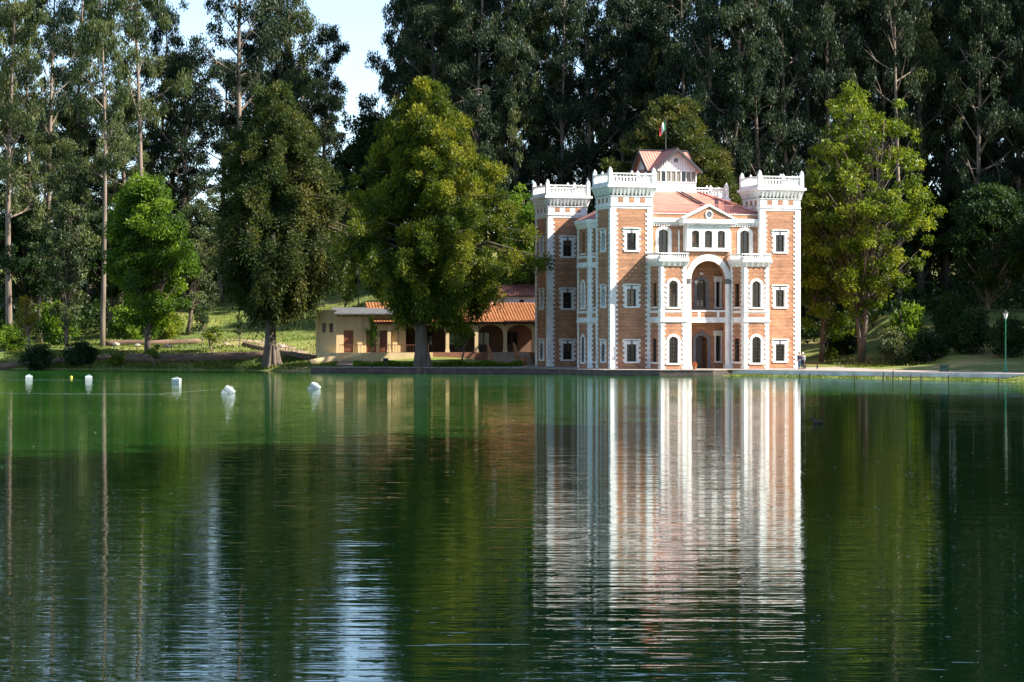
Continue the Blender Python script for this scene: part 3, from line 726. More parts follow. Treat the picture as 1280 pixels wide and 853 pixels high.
# --- hipped main roof
mb = MB()
e = [(4.5, .75), (W_ - 4.5, .75), (W_ - 1.0, 4.6), (W_ - 1.0, D_ - 4.6), (W_ - 4.5, D_ - .9), (4.5, D_ - .9), (3.3, D_ - 4.6), (3.3, 4.6)]
t = [(8.2, 8.7), (13.24, 8.7), (13.24, 8.7), (13.24, 17), (13.24, 17), (8.2, 17), (8.2, 17), (8.2, 8.7)]
for i in range(8):
    a, b = e[i], e[(i + 1) % 8]; c, d = t[(i + 1) % 8], t[i]
    u = (Vector((*b, 0)) - Vector((*a, 0))).normalized(); f = lambda p: Vector((*p, 0)).dot(u)
    pts = [(*a, 16.38), (*b, 16.38), (*c, 19.1), (*d, 19.1)]; uv = [(f(a), 0), (f(b), 0), (f(c), 8), (f(d), 8)]
    if c == d: pts, uv = pts[:3], uv[:3]
    mb.face(pts, uv)
mb.face([(8.2, 8.7, 19.1), (13.24, 8.7, 19.1), (13.24, 17, 19.1), (8.2, 17, 19.1)])
build(mb, 'roof', REDROOF, CAST)
for a, c in (((4.5, .75), (8.2, 8.7)), ((W_ - 4.5, .75), (13.24, 8.7)), ((3.3, 4.6), (8.2, 8.7)), ((W_ - 1.0, 4.6), (13.24, 8.7))):
    mb = MB(); mb.tube([(*a, 16.42), (*c, 19.14)], [.1, .1], 6); build(mb, 'ridge_cap', REDROOF, CAST)
rl = MB()                                # low red railing of the roof walk just behind the parapet
Fr = Fc((4.7, .95), (W_ - 4.7, .95)); k = 64
for i in range(k + 1):
    t = Fr.L * i / k; Fr.box(rl, t - .022, t + .022, 16.4, 17.35, -.02, .02)
Fr.box(rl, 0, Fr.L, 17.3, 17.36, -.025, .025); build(rl, 'roof_railing', simple('red_railing', (0.5, 0.19, 0.15), 0.5, 0.1), CAST)
ld = MB()
for dx in (-.28, .28): ld.tube([(12.0 + dx, 2.4, 17.05), (10.9 + dx, 8.4, 19.15)], [.075, .075], 6)
for i in range(17):
    f = (i + .5) / 17; x, y, z = 12.0 - 1.1 * f, 2.4 + 6 * f, 17.05 + 2.1 * f; ld.box(x - .28, x + .28, y - .05, y + .05, z - .02, z + .03)
build(ld, 'roof_ladder', ROOFTRIM, CAST)

# --- lantern house on the roof
LX0, LX1, LY0, LY1 = 8.37, 13.07, 8.9, 16.7
lz0, lz1, lz2, lz3 = 19.0, 20.15, 21.5, 23.75
lan = MB()
LF = [Fc((LX0, LY0), (LX1, LY0)), Fc((LX1, LY0), (LX1, LY1)), Fc((LX1, LY1), (LX0, LY1)), Fc((LX0, LY1), (LX0, LY0))]
for F in LF:
    wall(lan, F, lz0, lz1)
lantern = build(lan, 'lantern', BOARD, CAST); lantern['label'] = 'small white glazed lookout house with crossed red gables'
posts = MB(); panes = MB(); curt = MB()
for F in LF:
    k = 8 if F.L < 6 else 12
    F.box(posts, -.06, F.L + .06, lz1, lz1 + .1, -.1, .06); F.box(posts, -.06, F.L + .06, lz2 - .12, lz2 + .02, -.1, .06)
    for i in range(k + 1):
        t = F.L * i / k; F.box(posts, t - .05, t + .05, lz1 + .1, lz2 - .12, -.07, .03)
    panes.face([F.p(0, lz1, -.05), F.p(F.L, lz1, -.05), F.p(F.L, lz2, -.05), F.p(0, lz2, -.05)])
    for i in range(k):
        if i % 4 != 1: curt = MB(); F.box(curt, F.L * (i + .15) / k, F.L * (i + .9) / k, lz1 + .1, lz2 - .14, -.045, -.035); build(curt, 'curtain', CURTAIN, lantern)
build(posts, 'window_posts', WHITE, lantern); build(panes, 'pane', GLASS, lantern)
gab = MB(); mx_, my_ = (LX0 + LX1) / 2, (LY0 + LY1) / 2; gh = 2.35
for (F, c) in ((LF[0], LF[0].L / 2), (LF[2], LF[2].L / 2), (LF[3], LF[3].L / 2), (LF[1], LF[1].L / 2)):
    zg = lz3 - gh * .86 - .04; gab.face([F.p(c - gh, lz2 + .02), F.p(c + gh, lz2 + .02), F.p(c + gh, zg), F.p(c, lz3 - .04), F.p(c - gh, zg)], [(0, 0), (4.7, 0), (4.7, .3), (2.35, 2), (0, .3)])
    if F.L > 5: F.box(gab, 0, F.L, lz2 + .02, lz2 + .12, -.1, .02)
build(gab, 'gable_wall', BOARD, lantern)
for F in (LF[0], LF[3]):
    v = MB(); c = F.L / 2; F.box(v, c - .22, c + .22, 22.35, 22.8, 0, .04); build(v, 'gable_vent', GREYSTONE, lantern)
ov = .55; rr = MB(); drop = (lz3 - lz2) / gh
# two crossing gabled roofs
drop = .86; he = gh + .5; ze = lz3 - he * drop
for (ax, lo, hi, mid) in (('y', LY0 - ov, LY1 + ov, mx_), ('x', LX0 - ov, LX1 + ov, my_)):
    for sgn in (-1, 1):
        if ax == 'y': P = [(mid, lo, lz3), (mid + sgn * he, lo, ze), (mid + sgn * he, hi, ze), (mid, hi, lz3)]
        else: P = [(lo, mid, lz3 - .01), (lo, mid + sgn * he, ze - .01), (hi, mid + sgn * he, ze - .01), (hi, mid, lz3 - .01)]
        L = hi - lo; uv = [(0, 0), (0, 3), (L, 3), (L, 0)]
        up = [(x, y, z + .1) for x, y, z in P]; rr.face(up, uv); rr.face(P[::-1], uv)
build(rr, 'lantern_roof', REDROOF, lantern)
for F in LF:
    c = F.L / 2
    for sgn in (-1, 1):
        br_ = MB()
        A = [F.p(c, lz3 + .14, ov + .05), F.p(c + sgn * (he + .06), ze + .1, ov + .05), F.p(c + sgn * (he + .06), ze - .2, ov + .05), F.p(c, lz3 - .16, ov + .05)]
        B2 = [F.p(c, lz3 + .14, ov - .05), F.p(c + sgn * (he + .06), ze + .1, ov - .05), F.p(c + sgn * (he + .06), ze - .2, ov - .05), F.p(c, lz3 - .16, ov - .05)]
        br_.face(A); br_.face(B2[::-1])
        for i in range(4): br_.face([A[i], A[(i + 1) % 4], B2[(i + 1) % 4], B2[i]])
        for i in range(11):
            f = (i + .7) / 11.5; t = c + sgn * he * f; z = lz3 - .16 - he * drop * f
            F.box(br_, t - .055, t + .055, z - .22, z + .06, ov - .02, ov + .03)
        build(br_, 'bargeboard', ROOFTRIM, lantern)
lc = MB(); lc.tube([(mx_, LY0 - ov, lz3 + .14), (mx_, LY1 + ov, lz3 + .14)], [.1, .1], 6); lc.tube([(LX0 - ov, my_, lz3 + .14), (LX1 + ov, my_, lz3 + .14)], [.1, .1], 6); build(lc, 'roof_ridge', ROOFTRIM, lantern)
fp = MB(); fp.tube([(mx_, 12.0, 23.7), (mx_, 12.0, 27.4)], [.03, .022], 8); fp.lathe([(.04, 27.4), (.05, 27.44), (.01, 27.5)], 8, (mx_, 12.0, 0)); build(fp, 'flagpole', GREYSTONE, CAST)
# flag hanging half furled from the pole
def flag():
    base = CAST.matrix_basis @ Vector((mx_, 12.0, 0)); bx, by, bz = 10.29 + mx_ * math.cos(TH) - 12 * math.sin(TH), 250 + mx_ * math.sin(TH) + 12 * math.cos(TH), TERR
    f = thing('flag', 'small green, white and red flag hanging slack from the castle flagpole', 'flag', (bx, by, bz + 25.85))
    for j, (mat, nm) in enumerate(((FLAGGREEN, 'green_stripe'), (FLAGWHITE, 'white_stripe'), (REDPAINT, 'red_stripe'))):
        mb = MB(); nu, nv = 5, 8
        def P(a, b):
            s = (j + a) / 3; x = -.06 - .62 * s; z = 1.5 - b * 1.15 - s * (1.0 - .2 * b); y = .10 * math.sin(s * 9 + b * 2) ; return (x, y, z)
        for a in range(nu):
            for b in range(nv):
                mb.face([P(a / nu, b / nv), P((a + 1) / nu, b / nv), P((a + 1) / nu, (b + 1) / nv), P(a / nu, (b + 1) / nv)])
        build(mb, nm, mat, f, smooth=True)
flag()

# ------------------------------------------------------------------ restaurant, cream building, pink house
BR = R(9)
def tile_roof(mb, F, s0, s1, z0, z1, o0, o1, per=0.36, thick=.08):
    """barrel tiles: a corrugated sheet with stepped courses, from the eave (o0, z0) up to (o1, z1)"""
    k = int((s1 - s0) / per); nc = max(3, int(math.hypot(o1 - o0, z1 - z0) / .42)); sub = 6
    def P(i, c, lift):
        t = s0 + (s1 - s0) * i / (k * sub); f = c / nc; w = abs(math.sin(math.pi * i / sub)) * .11
        return F.p(t, z0 + (z1 - z0) * f + w + lift, o0 + (o1 - o0) * f)
    for c in range(nc):
        for i in range(k * sub):
            mb.face([P(i, c, .05), P(i + 1, c, .05), P(i + 1, c + 1, 0), P(i, c + 1, 0)])
    return mb
def restaurant():
    o = thing('restaurant', 'long arcaded restaurant with orange barrel tile roof and cream columns', 'restaurant', (wx(470, 284), 281.5, 0), BR)
    L = 24.0; F = Fc((0, 0), (L, 0)); z0 = 2.12
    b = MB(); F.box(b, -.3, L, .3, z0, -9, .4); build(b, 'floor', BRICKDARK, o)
    b = MB(); F.box(b, 0, L, z0, 5.6, -6.2, -6.0); build(b, 'back_wall', simple('shaded_plaster', (0.13, 0.075, 0.04), 0.8, 0.2), o)  # plaster coloured darker to put the arcade's shade into it
    for i in range(7):
        x = 1.7 + 3.45 * i
        if x > L: break
        c = MB(); c.box(-.26, .26, -.26, .26, 0, .3); c.box(-.2, .2, -.2, .2, .3, 2.95); c.box(-.28, .28, -.28, .28, 2.95, 3.15); build(c, 'column', CREAM, o, loc=F.p(x, z0, -.2))
        if x + 3.45 < L:                       # arch spandrel between columns
            ar = MB(); FF = Fc((x + .2, .1), (x + 3.25, .1)); wall(ar, FF, z0 + 2.0, z0 + 3.45, [(0.02, FF.L - .02, z0 + 1.9, z0 + 3.25, 1.0)], depth=.28); 
            ar2 = Fc((x + 3.25, .38), (x + .2, .38)); wall(ar, ar2, z0 + 2.0, z0 + 3.45, [(0.02, FF.L - .02, z0 + 1.9, z0 + 3.25, 1.0)], depth=.0)
            build(ar, 'arch', CREAM, o)
            dm = MB(); F2 = Fc((x + .9, 5.97), (x + 2.5, 5.97)); F2.box(dm, 0, 1.6, z0, z0 + 2.5, 0, .06); build(dm, 'door', DARKWOOD, o)
            gl = MB(); F2.box(gl, .15, .72, z0 + .9, z0 + 2.3, .06, .07); F2.box(gl, .88, 1.45, z0 + .9, z0 + 2.3, .06, .07); build(gl, 'pane', GLASS, o)
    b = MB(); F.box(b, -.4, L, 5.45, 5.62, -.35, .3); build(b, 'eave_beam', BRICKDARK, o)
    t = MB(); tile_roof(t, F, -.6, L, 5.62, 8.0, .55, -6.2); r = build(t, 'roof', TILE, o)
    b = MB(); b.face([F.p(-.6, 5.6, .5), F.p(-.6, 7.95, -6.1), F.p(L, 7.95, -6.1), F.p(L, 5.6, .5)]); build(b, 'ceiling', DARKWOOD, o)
    # tables under the arcade
    return o
restaurant()
for i, (px, Y, lb) in enumerate(((610, 286.5, 'dark wooden dining table under the arcade beside the steps'), (535, 285.2, 'dark wooden dining table under the arcade behind the lakeside cypress'))):
    t = thing('dining_table', lb, 'table', (wx(px, Y), Y, 2.12), BR)
    b = MB(); b.box(-.6, .6, -.4, .4, .7, .76); build(b, 'table_top', WOOD, t)
    for sx in (-.5, .5):
        for sy in (-.32, .32):
            b = MB(); b.box(sx - .04, sx + .04, sy - .04, sy + .04, 0, .7); build(b, 'leg', WOOD, t)
def pink_house():
    o = thing('pink_house', 'pale pink house with red roof and small square windows behind the restaurant', 'house', (wx(592, 296), 295, 0), BR)
    F = Fc((0, 0), (13, 0)); b = MB(); F.box(b, 0, 13, 2, 8.9, -6, 0); build(b, 'wall', PINKWALL, o)
    for x in (.9, 1.9, 6.0, 8.4):
        w = MB(); F.box(w, x - .25, x + .25, 8.0, 8.5, -.1, .03); q = build(w, 'window', DARKWOOD, o)
        w = MB(); F.box(w, x - .19, x + .19, 8.06, 8.44, .03, .035); build(w, 'pane', GLASS, q)
    t = MB(); tile_roof(t, F, -.4, 13.4, 8.9, 10.4, .4, -3.2); r = build(t, 'roof', REDROOF, o)
    t = MB(); t.face([F.p(-.4, 8.88, -6.4), F.p(13.4, 8.88, -6.4), F.p(13.4, 10.42, -3.2), F.p(-.4, 10.42, -3.2)]); build(t, 'roof_back', REDROOF, o)
pink_house()
def cream_building():
    o = thing('cream_building', 'cream plastered annexe with brown doors and dark sloping roof beside the restaurant', 'building', (wx(420, 281), 281.5, 0), BR)
    L = 8.2; z0 = 2.1; F = Fc((0, 0), (L, 0)); G = Fc((-1.9, 1.6), (0, 0)); H = Fc((-1.9, 7), (-1.9, 1.6))
    drs = [1.45, 4.1, 5.65]; mb = MB(); wall(mb, F, z0 - 1.2, 6.55, [op(x, z0, 1.15 if x < 5 else 1.05, 2.6) for x in drs], depth=.25)
    wins = [.72, 1.75]; wall(mb, G, z0 - 1.2, 7.1, [op(x, z0 + 2.35, .55, 1.1) for x in wins], depth=.2); wall(mb, H, z0 - 1.2, 7.1)
    wall(mb, Fc((L, 0), (L, 7)), z0 - 1.2, 6.55); build(mb, 'wall', CREAM, o)
    for x in drs:
        w = (1.15 if x < 5 else 1.05); d = MB(); F.box(d, x - w / 2, x + w / 2, z0, z0 + 2.6, -.22, -.16)
        for k in range(3): F.box(d, x - w / 2 + .1, x + w / 2 - .1, z0 + .15 + .82 * k, z0 + .85 + .82 * k, -.16, -.14)
        build(d, 'door', simple('red_brown_door', (0.16, 0.05, 0.02), 0.5, 0.25), o) if 'red_brown_door' not in MATS else build(d, 'door', MATS['red_brown_door'], o)
    for x in wins:
        window(G, x, z0 + 2.35, .55, 1.1, 0, 'bare', rows=2, depth=.15, parent=o)
    for x in (2.75, 6.9):
        c = MB(); F.box(c, x - .28, x + .28, z0 - .8, 6.4, -.02, .16); build(c, 'pilaster', CREAM, o)
    r = MB(); r.hexa([F.p(-.3, 6.56, 1.1), F.p(L + .3, 6.56, 1.1), F.p(L + .3, 7.3, -4), F.p(-.3, 7.3, -4), F.p(-.3, 6.7, 1.1), F.p(L + .3, 6.7, 1.1), F.p(L + .3, 7.44, -4), F.p(-.3, 7.44, -4)])
    build(r, 'roof', simple('grey_roof_sheet', (0.12, 0.12, 0.12), 0.6, 0.3), o)
    for i in range(13):
        x = .2 + i * .65; b = MB(); F.box(b, x - .06, x + .06, 6.36, 6.52, -.1, 1.0); build(b, 'rafter', BRICKDARK, o)
    b = MB(); b.prism([(-2.2, 1.4), (-.1, -1.6), (L + 3, -1.6), (L + 3, 0), (-1.9, 1.6)], .3, z0); build(b, 'terrace', CREAM, o)
    rl = MB(); F3 = Fc((.2, -1.5), (L + 2.5, -1.5)); F3.box(rl, 0, F3.L, z0 + .85, z0 + .93, -.04, .04)
    for i in range(30): t = F3.L * i / 29; F3.box(rl, t - .02, t + .02, z0, z0 + .85, -.02, .02)
    build(rl, 'railing', simple('rust_iron', (0.12, 0.045, 0.02), 0.7, 0.3), o)
    b = MB(); b.hexa([(-3.2, -3.4, .35), (.2, -3.4, .35), (.2, -1.62, .35), (-3.2, -1.62, .35), (-3.2, -3.4, 1.0), (.2, -3.4, 1.6), (.2, -1.62, 2.0), (-3.2, -1.62, 1.3)]); build(b, 'ramp', CREAM, o)
cream_building()
def steps():
    Y = 276.5; x0 = wx(618, Y); o = thing('brick_steps', 'flight of brick steps rising to the restaurant arcade', 'steps', (x0, Y, .6), BR)
    for i in range(8):
        b = MB(); b.box(0, 4.6, i * .5, 5.2, i * .19, (i + 1) * .19 - .002); build(b, 'step', STEPBRICK, o)
    for x in (-.25, 2.85):
        b = MB(); b.tube([(x, -.2, 1.15), (x, 3.9, 2.65)], [.07, .07], 8)
        for i in range(6): y = -.1 + i * .78; b.tube([(x, y, .05 + i * .3), (x, y, 1.15 + .28 * i)], [.05, .05], 6)
        h = build(b, 'handrail', ORANGEWOOD, o)
    b = MB(); b.lathe([(.05, 0), (.34, .06), (.42, .35), (.36, .75), (.2, .95), (.24, 1.0), (.2, 1.04)], 14); build(b, 'newel_urn', ORANGEWOOD, o, loc=(3.3, -.3, .02), smooth=True)
steps()

# ------------------------------------------------------------------ small things
def lamp_post():
    Y = 228; x = wx(1257, Y); o = thing('street_lamp', 'green cast iron lamp post with lantern head on the quay', 'street lamp', (x, Y, TERR))
    b = MB(); b.lathe([(.16, 0), (.16, .2), (.1, .3), (.09, .9), (.065, 1.0), (.05, 4.9), (.08, 4.95), (.08, 5.05), (.05, 5.1)], 12); build(b, 'post', GREENPAINT, o, True)
    b = MB(); b.tube([(0, 0, 5.1), (0, 0, 5.2), (0, 0, 5.62)], [.08, .13, .23], 6); build(b, 'lantern_glass', LAMPGLASS, o)
    b = MB(); b.tube([(0, 0, 5.62), (0, 0, 5.66), (0, 0, 5.84), (0, 0, 5.95)], [.3, .28, .08, .02], 6); build(b, 'lantern_cap', IRON, o)
lamp_post()
def hill_lamp():
    Y = 322; x = wx(448, Y); z = gz(x, Y); o = thing('street_lamp', 'brown lamp pole with round head on the grassy slope above the annexe', 'street lamp', (x, Y, z))
    h = 5.6
    b = MB(); b.lathe([(.13, -.2), (.12, .5), (.08, .6), (.07, h - .5)], 10); build(b, 'post', WOOD, o, True)
    b = MB(); b.lathe([(.08, h - .5), (.26, h - .35), (.3, h - .1), (.2, h + .12), (.03, h + .2)], 12); build(b, 'lamp_globe', LAMPGLASS, o, True)
hill_lamp()
def bin_box():
    Y = 232; o = thing('litter_bin', 'square dark green litter bin standing on the quay', 'bin', (wx(1180, Y), Y, TERR))
    b = MB(); b.box(-.42, .42, -.3, .3, .06, .62); build(b, 'body', BINGREEN, o)
    b = MB(); b.box(-.46, .46, -.34, .34, .622, .68); b.box(-.2, .2, -.36, -.34, .56, .62); build(b, 'lid', BINGREEN, o)
    for sx in (-.34, .34):
        b = MB(); b.box(sx - .05, sx + .05, -.26, .26, 0, .06); build(b, 'foot', IRON, o)
bin_box()
def bench():
    Y = 253; o = thing('park_bench', 'low reddish wooden bench beside the couple on the terrace', 'bench', (wx(1014, Y), Y, TERR), R(4))
    for k in range(3):
        b = MB(); b.box(-.8, .8, -.24 + k * .17, -.09 + k * .17, .40, .45); build(b, 'seat_slat', ORANGEWOOD, o)
    for sx in (-.65, .65):
        b = MB(); b.box(sx - .05, sx + .05, -.2, .24, 0, .4); build(b, 'leg', IRON, o)
bench()
def sign():
    Y = 268.5; o = thing('information_board', 'small dark lectern sign standing by the retaining wall under the cypress', 'sign', (wx(482, Y), Y, gz(wx(482, Y), Y)))
    b = MB(); b.box(-.06, .06, -.05, .05, -.1, .75); build(b, 'post', IRON, o)
    b = MB(); b.hexa([(-.3, -.22, .7), (.3, -.22, .7), (.3, .16, .95), (-.3, .16, .95), (-.3, -.22, .75), (.3, -.22, .75), (.3, .16, 1.0), (-.3, .16, 1.0)]); build(b, 'board', NAVY, o)
sign()
def flowerpot():
    Y = 247.3; o = thing('flower_pot', 'small orange flower pot beside the castle doorway', 'pot', (wx(868, Y), Y, TERR))
    b = MB(); b.lathe([(.16, 0), (.24, .3), (.27, .31), (.27, .4), (.2, .4)], 12); build(b, 'pot', ORANGEWOOD, o)
    lp = [(random.uniform(-.25, .25), random.uniform(-.25, .25), random.uniform(.42, .75)) for _ in range(50)]
    b = MB()
    for p in lp: b.box(p[0] - .05, p[0] + .05, p[1] - .05, p[1] + .05, p[2] - .02, p[2] + .02)
    build(b, 'flowers', simple('orange_petals', (0.6, 0.15, 0.02), 0.6, 0.2), o)
flowerpot()

# floats and ropes on the water
def float_box(px, py, size, tilt, yaw, lb):
    Y = CAMZ * FPX / (py - HOR); x = wx(px, Y); o = thing('lake_float', lb, 'float', (x, Y, -.1), R(yaw), 'white plastic floats on the swimming line')
    w = size
    root = Matrix.Rotation(R(tilt), 4, 'Y')
    def put(mb, nm, mat):
        mb.v = [tuple(root @ Vector(v)) for v in mb.v]; build(mb, nm, mat, o)
    b = MB(); e = .08 * w
    b.frustum(-w * .42, w * .42, -w * .42, w * .42, -.25 * w, -w * .5, w * .5, -w * .5, w * .5, -.1 * w); b.box(-w * .5, w * .5, -w * .5, w * .5, -.1 * w, .28 * w); put(b, 'lower_shell', PLASTIC)
    b = MB(); b.box(-w * .46, w * .46, -w * .46, w * .46, .28 * w, .34 * w); put(b, 'seam', IRON)
    b = MB(); b.box(-w * .5, w * .5, -w * .5, w * .5, .34 * w, .66 * w); b.frustum(-w * .5, w * .5, -w * .5, w * .5, .66 * w, -w * .42, w * .42, -w * .42, w * .42, .78 * w); put(b, 'upper_shell', PLASTIC)
    b = MB(); b.tube([(-w * .2, 0, .78 * w), (-w * .1, 0, .9 * w), (w * .1, 0, .9 * w), (w * .2, 0, .78 * w)], [.03] * 4, 6); put(b, 'handle', PLASTIC)
    return Vector((x, Y, .02))
f1 = float_box(36, 475, .64, 3, 10, 'white plastic float standing upright at the outer end of the rope by the dark bushes')
f2 = float_box(111, 475.5, .64, -2, 12, 'white plastic float standing upright beside the small yellow bobber')
f3 = float_box(220.5, 479, .68, 2, -10, 'white plastic float standing upright, third along the rope from the outer end')
f4 = float_box(283, 492, .76, 36, 0, 'tilted white plastic float with a slack rope tied to it')
f5 = float_box(391, 486.5, .72, 33, -8, 'tilted white plastic float closest to the reflection of the cypress trunk')
def rope(pts, lb):
    b = MB(); b.tube(pts, [.0045] * len(pts), 5); tag(build(b, 'float_rope', ROPE), lb, 'rope')
rope([(-60, 232, .012), (-52, 228, .012), f1 + Vector((0, 0, .02)), f2 + Vector((0, 0, .02)), f3 + Vector((0, 0, .02))], 'thin pale rope linking the upright floats across the water')
rope([(-40, 175, .012), (-32, 171, .01), (-25, 170, .012), f4 + Vector((-.3, 0, .3))], 'slack pale rope trailing from the tilted float')
b = MB(); b.lathe([(.02, -.1), (.13, -.02), (.16, .06), (.1, .16), (.02, .2)], 10); Yb = CAMZ * FPX / 54.5
tag(build(b, 'bobber', YELLOWP, None, True, loc=(wx(89, Yb), Yb, 0)), 'small yellow bobber on the float rope', 'bobber')
def duck(px, py, rz, lb):
    Y = CAMZ * FPX / (py - HOR); o = thing('duck', lb, 'duck', (wx(px, Y), Y, 0), R(rz))
    b = MB(); b.tube([(-.28, 0, .12), (-.2, 0, .09), (0, 0, .06), (.16, 0, .08), (.22, 0, .16), (.23, 0, .24), (.27, 0, .27), (.33, 0, .25), (.40, 0, .235)], [.02, .07, .12, .09, .055, .05, .055, .035, .012], 10); build(b, 'body', DUCK, o, True)
duck(1022, 530, 170, 'small dark duck swimming beside the castle reflection')

# shoreline posts and logs
for px, Y, h in ((1102, 223.5, .7), (1114, 222, .9), (1136, 219.5, .55), (1149, 218.5, .5), (1183, 215, .6), (1245, 210, .5), (1066, 227, .45), (1010, 233, .5), (998, 234.5, .45)):
    b = MB(); b.tube([(0, 0, -.6), (.01, 0, h * .5), (.03, .01, h)], [.07, .065, .055], 7)
    tag(build(b, 'mooring_stake', DARKWOOD, loc=(wx(px, Y), Y - 1.0, 0)), 'short weathered wooden stake at the muddy edge below the quay wall', 'stake', 'stakes along the quay shore')
def log(pts, rad, lb, seed):
    rg = random.Random(seed); P = []; Rr = []
    for (a, ra), (b, rb) in zip(zip(pts[:-1], rad[:-1]), zip(pts[1:], rad[1:])):
        for i in range(6):
            f = i / 6; P.append(Vector(a).lerp(Vector(b), f) + Vector((rg.uniform(-.04, .04),) * 3)); Rr.append((ra + (rb - ra) * f) * rg.uniform(.92, 1.08))
    P.append(Vector(pts[-1])); Rr.append(rad[-1])
    b = MB(); b.tube(P, Rr, 12); tag(build(b, 'fallen_log', LOGWOOD, None, True), lb, 'log')
def lp(px, Y, dz): x = wx(px, Y); return (x, Y, gz(x, Y) + dz)
log([lp(160, 291, .35), lp(240, 289.5, .35), lp(340, 287.5, .3)], [.75, .68, .5], 'long thick fallen log lying along the lawn edge by the round shrub', 1)
log([lp(-5, 296, .2), lp(70, 294.5, .2), lp(150, 293, .2)], [.45, .42, .35], 'dark fallen log lying in shade beneath the dark bushes', 2)
log([lp(305, 300, .2), lp(345, 292, .2), lp(395, 284, .2)], [.35, .42, .38], 'curved log edging the path beside the bronze cypress', 3)
log([lp(130, 306, .3), lp(190, 306, .25), lp(250, 308, .2)], [.5, .42, .38], 'mossy log lying behind the bright green tree', 4)
def path():
    mb = MB(); L = [(-38.5, 312, 1.2), (-33, 308, 1.5), (-29, 302, 1.5), (-26, 294, 1.5), (-23.5, 286, 1.6), (-20, 278, 1.8), (-17.5, 271, 1.8)]
    prev = None
    pts = []
    for (x0, y0, w0), (x1, y1, w1) in zip(L[:-1], L[1:]):
        for i in range(8): f = i / 8; pts.append((x0 + (x1 - x0) * f, y0 + (y1 - y0) * f, w0))
    V = []
    for x, y, w in pts: V.append([(x + w * k, y, gz(x + w * k, y) + .05) for k in (-1, -.5, 0, .5, 1)])
    for a, b in zip(V[:-1], V[1:]):
        for i in range(4): mb.face([a[i], b[i], b[i + 1], a[i + 1]])
    tag(build(mb, 'path', DIRT), 'pinkish dirt path curving down the lawn', None, None, 'structure')
path()
rgr = random.Random(5)
def rock(px, Y, s, lb):
    n = 9; b = MB(); prof = [(.05, -.2), (.8, -.1), (1, .25), (.75, .6), (.25, .8), (.02, .82)]
    b.lathe([(r * s * rgr.uniform(.85, 1.15), z * s) for r, z in prof], n); b.v = [(x * rgr.uniform(.85, 1.15), y * rgr.uniform(.85, 1.15), z * rgr.uniform(.9, 1.1)) for x, y, z in b.v]
    x = wx(px, Y); tag(build(b, 'boulder', STONE, loc=(x, Y, gz(x, Y))), lb, 'boulder', 'boulders on the lawn')
for px, Y, s in ((88, 301, .5), (210, 300, .55), (145, 305, .6), (172, 303, .45), (283, 303, .4), (352, 301, .5), (330, 309, .35), (268, 318, .3)):
    rock(px, Y, s, 'rounded pale boulder lying on the lawn left of the annexe' if False else 'rounded pale boulder lying on the sloping lawn')

# ------------------------------------------------------------------ vegetation
def leaf_mesh(name, P, axis, L, Wd, tint, mat, fold=0.25):
    """one lozenge per leaf spray: P centres, axis unit directions, L lengths, Wd widths"""
    n = len(P)
    rnd = RNG.normal(size=(n, 3)); b = np.cross(axis, rnd); b /= np.linalg.norm(b, axis=1, keepdims=True) + 1e-9
    nn = np.cross(axis, b)
    V = np.empty((n, 4, 3)); l = L[:, None] * .5; w = Wd[:, None] * .5
    V[:, 0] = P - axis * l; V[:, 1] = P + b * w + nn * w * fold; V[:, 2] = P + axis * l; V[:, 3] = P - b * w + nn * w * fold
    me = bpy.data.meshes.new(name)
    me.vertices.add(4 * n); me.vertices.foreach_set('co', V.astype(np.float32).ravel())
    me.loops.add(4 * n); me.loops.foreach_set('vertex_index', np.arange(4 * n, dtype=np.int32))
    me.polygons.add(n); me.polygons.foreach_set('loop_start', np.arange(0, 4 * n, 4, dtype=np.int32)); me.polygons.foreach_set('loop_total', np.full(n, 4, dtype=np.int32))
    at = me.attributes.new('tint', 'FLOAT', 'FACE'); at.data.foreach_set('value', np.clip(tint, 0, 1).astype(np.float32))
    me.materials.append(mat); me.update(calc_edges=True)
    return me
def unit(a): return a / (np.linalg.norm(a, axis=1, keepdims=True) + 1e-9)
def clumps(cents, rads, per, squash=(1, 1, 1), hollow=0.5):
    """leaf points in ellipsoidal clumps; returns points, outward direction, clump index"""
    cents = np.asarray(cents); rads = np.asarray(rads)
    idx = np.repeat(np.arange(len(cents)), np.maximum(8, (per * rads ** 2).astype(int)))
    d = unit(RNG.normal(size=(len(idx), 3))); r = RNG.random(len(idx)) ** hollow
    lob = 1 + .22 * np.sin(d[:, 0] * 5 + idx) * np.sin(d[:, 2] * 4 + idx * 2)
    off = d * (r * lob)[:, None] * rads[idx][:, None] * np.asarray(squash)
    return cents[idx] + off, d, idx

